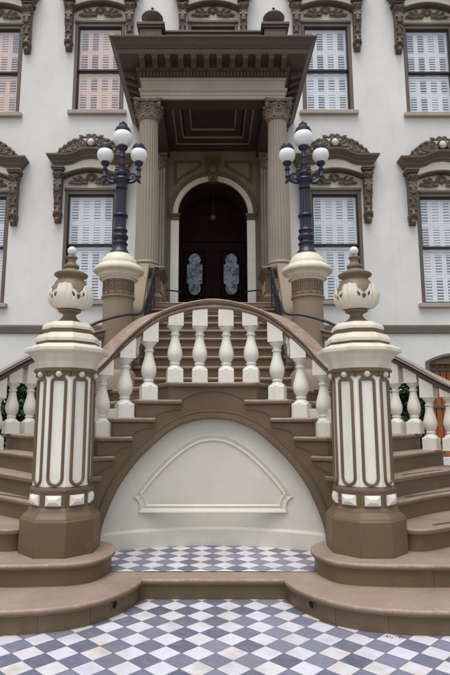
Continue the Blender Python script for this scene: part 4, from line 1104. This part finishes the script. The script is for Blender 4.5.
ob('coffer_moulding', m, 'drum', cl, 30)

# arched doorway wall behind the columns
RA, ZA = .915, 6.8
def wallarch(r, zc, n=24): return [(-r*cos(pi*i/n), zc+r*sin(pi*i/n)) for i in range(n+1)]
m = MB(); y = YF-.01
A = wallarch(RA, ZA); top = 8.72
m.add([(-1.52, y, 3.7), (-RA, y, 3.7), (-RA, y, ZA), (-1.52, y, ZA), (-1.52, y, top), (-RA, y, top)], [(0, 1, 2, 3), (3, 2, 5, 4)])
m.add([(1.52, y, 3.7), (RA, y, 3.7), (RA, y, ZA), (1.52, y, ZA), (1.52, y, top), (RA, y, top)], [(0, 3, 2, 1), (3, 4, 5, 2)])
for (a, b), (c, d) in zip(A, A[1:]): m.add([(a, y, b), (c, y, d), (c, y, top), (a, y, top)], [(0, 1, 2, 3)])
op = [(-RA, 3.75)]+A+[(RA, 3.75)]
dw = ob('doorway', m, 'doorwall', por, 30)
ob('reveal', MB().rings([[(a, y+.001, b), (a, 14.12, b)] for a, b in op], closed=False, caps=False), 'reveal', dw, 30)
fm = lambda a, b, c: (a, YF-.01-c, b)
ob('archivolt', MB().sweep2(A, [(0, -.02), (0, .06), (.02, .075), (.07, .07), (.09, .055), (.12, .06), (.135, .05), (.135, -.02)], fm), 'cream', dw, 40)
ob('outer_archivolt', MB().sweep2(A, [(.137, -.02), (.137, .04), (.16, .055), (.2, .05), (.225, .075), (.25, .07), (.26, -.02)], fm), 'stair', dw, 40)
for s in (-1, 1):
    a, b = sorted((s*.885, s*1.1))
    ob('jamb', MB().box(a, b, YF-.06, YF+.05, 4.05, ZA-.16), 'panelwhite', dw, 20, .01, 2)
    a, b = sorted((s*.885, s*1.11)); ob('jamb_base', MB().box(a, b, YF-.08, YF+.06, PZ, 4.05), 'stair', dw, 20, .01, 2)
    m = MB()
    for w, za, zb in ((.03, -.16, -.12), (.015, -.12, -.07), (.04, -.07, -.035), (.055, -.035, .0)):
        a, b = sorted((s*(.9-w), s*(1.08+w))); m.box(a, b, YF-.07-w, YF+.06, ZA+za+.0005, ZA+zb)
    ob('impost', m, 'stair', dw, 20, .006)
    # spandrel panel
    tri = [(s*.32, 8.28), (s*1.03, 8.28), (s*1.03, 7.62)]
    for i in range(1, 6):
        an = radians(34+i*6.5); tri.append((s*1.3*cos(an), ZA+1.3*sin(an)))
    tri.append((s*.32, 8.14))
    if s < 0: tri = tri[::-1]
    ob('spandrel_panel', MB().sweep2(tri[::-1], [(0, -.01), (0, .03), (.02, .045), (.045, .04), (.06, .02), (.06, -.01)], fm, closed=True), 'stair', dw, 40)
m = MB().prism([(-.11, 7.66), (.11, 7.66), (.17, 8.25), (-.17, 8.25)], -.02, .14, fm)
m.prism([(-.19, 8.25), (.19, 8.25), (.2, 8.33), (-.2, 8.33)], -.02, .19, fm)
m.ball((0, YF-.17, 8.02), .11, 1, .7, 1.3, 14, 10); m.ball((0, YF-.24, 8.0), .03, 1, 1, 1.5, 8, 6)
for s in (-1, 1):
    carve_scroll_pair(m, s*.11, YF-.17, 8.16, .07, .025, s); leaf_at(m, s*.03, YF-.15, 7.86, -pi/2+s*.3, .2, .08)
ob('keystone', m, 'stair', dw, 30)
# double door
YD = 14.05
m = MB()
for s in (-1, 1):
    dl = ob('door_leaf', MB().box(*sorted((s*.012, s*.9)), YD, YD+.07, PZ, 6.35), 'mahogany', dw, 20, .01)
    c0 = s*.5
    def gm(a, b, c): return (c0+a, YD-c, b)
    gr = [(0, 6.03), (.075, 6.01), (.135, 5.95), (.165, 5.86), (.165, 5.81), (.145, 5.78), (.15, 5.74), (.175, 5.72), (.21, 5.71), (.21, 5.17), (.175, 5.16), (.15, 5.14), (.145, 5.1), (.165, 5.07), (.165, 5.02), (.135, 4.93), (.075, 4.87), (0, 4.85)]
    gp = [(-a, b) for a, b in gr[1:-1]]+gr[::-1]
    ob('glass', MB().prism(gp, -.002, .006, gm), 'doorglass', dl, 0)
    ob('glass_frame', MB().sweep2(gp, [(.0, -.002), (.0, .03), (-.02, .04), (-.035, .02), (-.035, -.002)], gm, closed=True), 'mahogany', dl, 30)
    for z0, z1 in ((4.78, 6.1), (4.0, 4.65)):
        ob('door_panel', MB().sweep2([(-.3, z0), (.3, z0), (.3, z1), (-.3, z1)], [(0, -.002), (0, .02), (.02, .035), (.045, .02), (.045, -.002)], gm, closed=True), 'mahogany', dl, 30)
    ob('handle', MB().ball((s*.09, YD-.05, 4.85), .03, seg=12, rn=8).tube([(s*.09, YD, 4.85), (s*.09, YD-.05, 4.85)], .012, 8), 'iron', dl)
ob('astragal', MB().box(-.04, .04, YD-.03, YD, PZ, 6.35), 'mahogany', dw, 20, .008)
m = MB().box(-.915, .915, YD-.03, YD+.1, 6.35, 6.5)
ob('transom', m, 'mahogany', dw, 20, .015, 2)
fan = wallarch(.912, ZA)
ob('fanlight', MB().prism([(-.912, 6.5), (.912, 6.5)]+fan[::-1], YD+.02, YD+.06, lambda a, b, c: (a, c, b)), 'mahogany', dw, 0)
m = MB().sweep2(wallarch(.86, ZA), [(0, 0), (0, .03), (-.06, .03), (-.06, 0)], lambda a, b, c: (a, YD+.02-c, b))
for x in (-.43, 0, .43): m.box(x-.03, x+.03, YD-.01, YD+.019, 6.5, ZA+sqrt(.82**2-x*x))
ob('fanlight_bars', m, 'mahogany', dw, 20)
pd = thing('pendant_lantern', 'small round glass lantern hanging inside the dark arch above the front door', 'lantern', (0, 13.65, 7.7))
ob('stem', MB().tube([(0, 13.65, 7.72), (0, 13.65, 7.0)], .01, 8).lathe([(.05, 7.72), (.05, 7.7), (.015, 7.68)], 0, 13.65, 14).lathe([(.02, 7.03), (.06, 7.0), (.065, 6.975), (.05, 6.97)], 0, 13.65, 16), 'iron', pd)
ob('globe', MB().ball((0, 13.65, 6.9), .09, seg=20, rn=12), 'smoked', pd)

# ------------------------------------------------------------------ shrubs behind the stairs, fallen leaves
def shrub(cx, cy, r, h, label, n=900, lean=0):
    t = thing('shrub', label, 'shrub', (cx, cy, 0), 'shrubs behind the stairs')
    m = MB(); clumps = []
    for i in range(60):
        a = random.random()*2*pi; q = sqrt(random.random())*r*.8; z = h*(.15+.8*random.random())
        q *= .5+.6*sin(pi*min(1, z/h*.85+.1))
        clumps.append((cx+q*cos(a), cy+q*sin(a), z, r*random.uniform(.22, .36)))
        m2 = [(cx+random.uniform(-.06, .06), cy+random.uniform(-.06, .06), 0), (cx+q*.4*cos(a), cy+q*.4*sin(a), z*.6), (cx+q*cos(a), cy+q*sin(a), z)]
        m.tube(m2, [.018, .012, .005], 5)
    ob('stems', m, 'soil', t)
    m = MB()
    for i in range(n):
        c = random.choice(clumps); d = Vector((random.gauss(0, 1), random.gauss(0, 1), random.gauss(0, 1))).normalized()*c[3]*random.random()**.4
        p = Vector(c[:3])+d; u = Vector((random.gauss(0, 1), random.gauss(0, 1), random.gauss(0, .6))).normalized()
        v = u.orthogonal().normalized(); v.rotate(Matrix.Rotation(random.random()*6.28, 3, u)); L = random.uniform(.07, .12); w = L*.4
        k_ = u.cross(v)*L*.08
        m.add([p-u*L*.1, p+u*L*.4+v*w, p+u*L, p+u*L*.4-v*w, p+u*L*.45+k_], [(0, 1, 4), (1, 2, 4), (2, 3, 4), (3, 0, 4)])
    ob('foliage', m, 'leaf', t, 0)
shrub(3.5, 9.5, .42, 2.4, 'dark green leafy shrub glimpsed between the right balusters of the outer stair', 6500)
shrub(-3.45, 9.5, .5, 2.4, 'dark green leafy shrub glimpsed behind the left balusters of the outer stair', 8000)
m = MB()
for i in range(16):
    x = 1.27+random.gauss(0, .055); y = 3.99-random.random()*.03; L = random.uniform(.006, .014); a = random.random()*6.28
    u, v = (cos(a)*L, sin(a)*L), (-sin(a)*L*.4, cos(a)*L*.4)
    m.add([(x-u[0], y-u[1], .004), (x+v[0], y+v[1], .006+random.random()*.012), (x+u[0], y+u[1], .005), (x-v[0], y-v[1], .005+random.random()*.01)], [(0, 1, 2, 3)])
setp(ob('leaf_litter', m, 'dead', ang=0), 'few dry brown leaf crumbs along the foot of the first step', 'leaf litter', kind='stuff')

# ------------------------------------------------------------------ light, sky, camera
w = bpy.data.worlds.new('World'); sc.world = w; w.use_nodes = True
nt = w.node_tree; bg = nt.nodes['Background']
sky = nt.nodes.new('ShaderNodeTexSky'); sky.sky_type = 'NISHITA'; sky.sun_disc = False
EL, AZ = radians(72), radians(200)
sky.sun_elevation = EL; sky.sun_rotation = AZ
sky.air_density = 1.0; sky.dust_density = 3.0; sky.ozone_density = 1.0
hs = nt.nodes.new('ShaderNodeHueSaturation'); hs.inputs['Saturation'].default_value = .48
nt.links.new(sky.outputs[0], hs.inputs['Color']); nt.links.new(hs.outputs[0], bg.inputs[0])
bg.inputs[1].default_value = .15
sun = bpy.data.lights.new('sun', 'SUN'); sun.energy = 1.35; sun.angle = radians(40); sun.color = (1, .99, .97)
so = bpy.data.objects.new('sun', sun); COL.objects.link(so)
# NISHITA: rotation clockwise from +Y; direction towards the sun
d = Vector((sin(AZ)*cos(EL), cos(AZ)*cos(EL), sin(EL)))
so.rotation_euler = d.to_track_quat('Z', 'Y').to_euler()

cam = bpy.data.cameras.new('camera'); co = bpy.data.objects.new('camera', cam); COL.objects.link(co)
co.location = (0, 0, 1.5); co.rotation_euler = (pi/2+math.atan(82.5/530), 0, 0)
cam.sensor_fit = 'HORIZONTAL'; cam.sensor_width = 36; cam.lens = 36*530/450
cam.shift_x = 12/450; cam.clip_end = 2000; cam.clip_start = .05
sc.camera = co
vs = sc.view_settings
vs.view_transform = 'Standard'; vs.look = 'None'; vs.gamma = 1; vs.exposure = .27; vs.use_curve_mapping = False
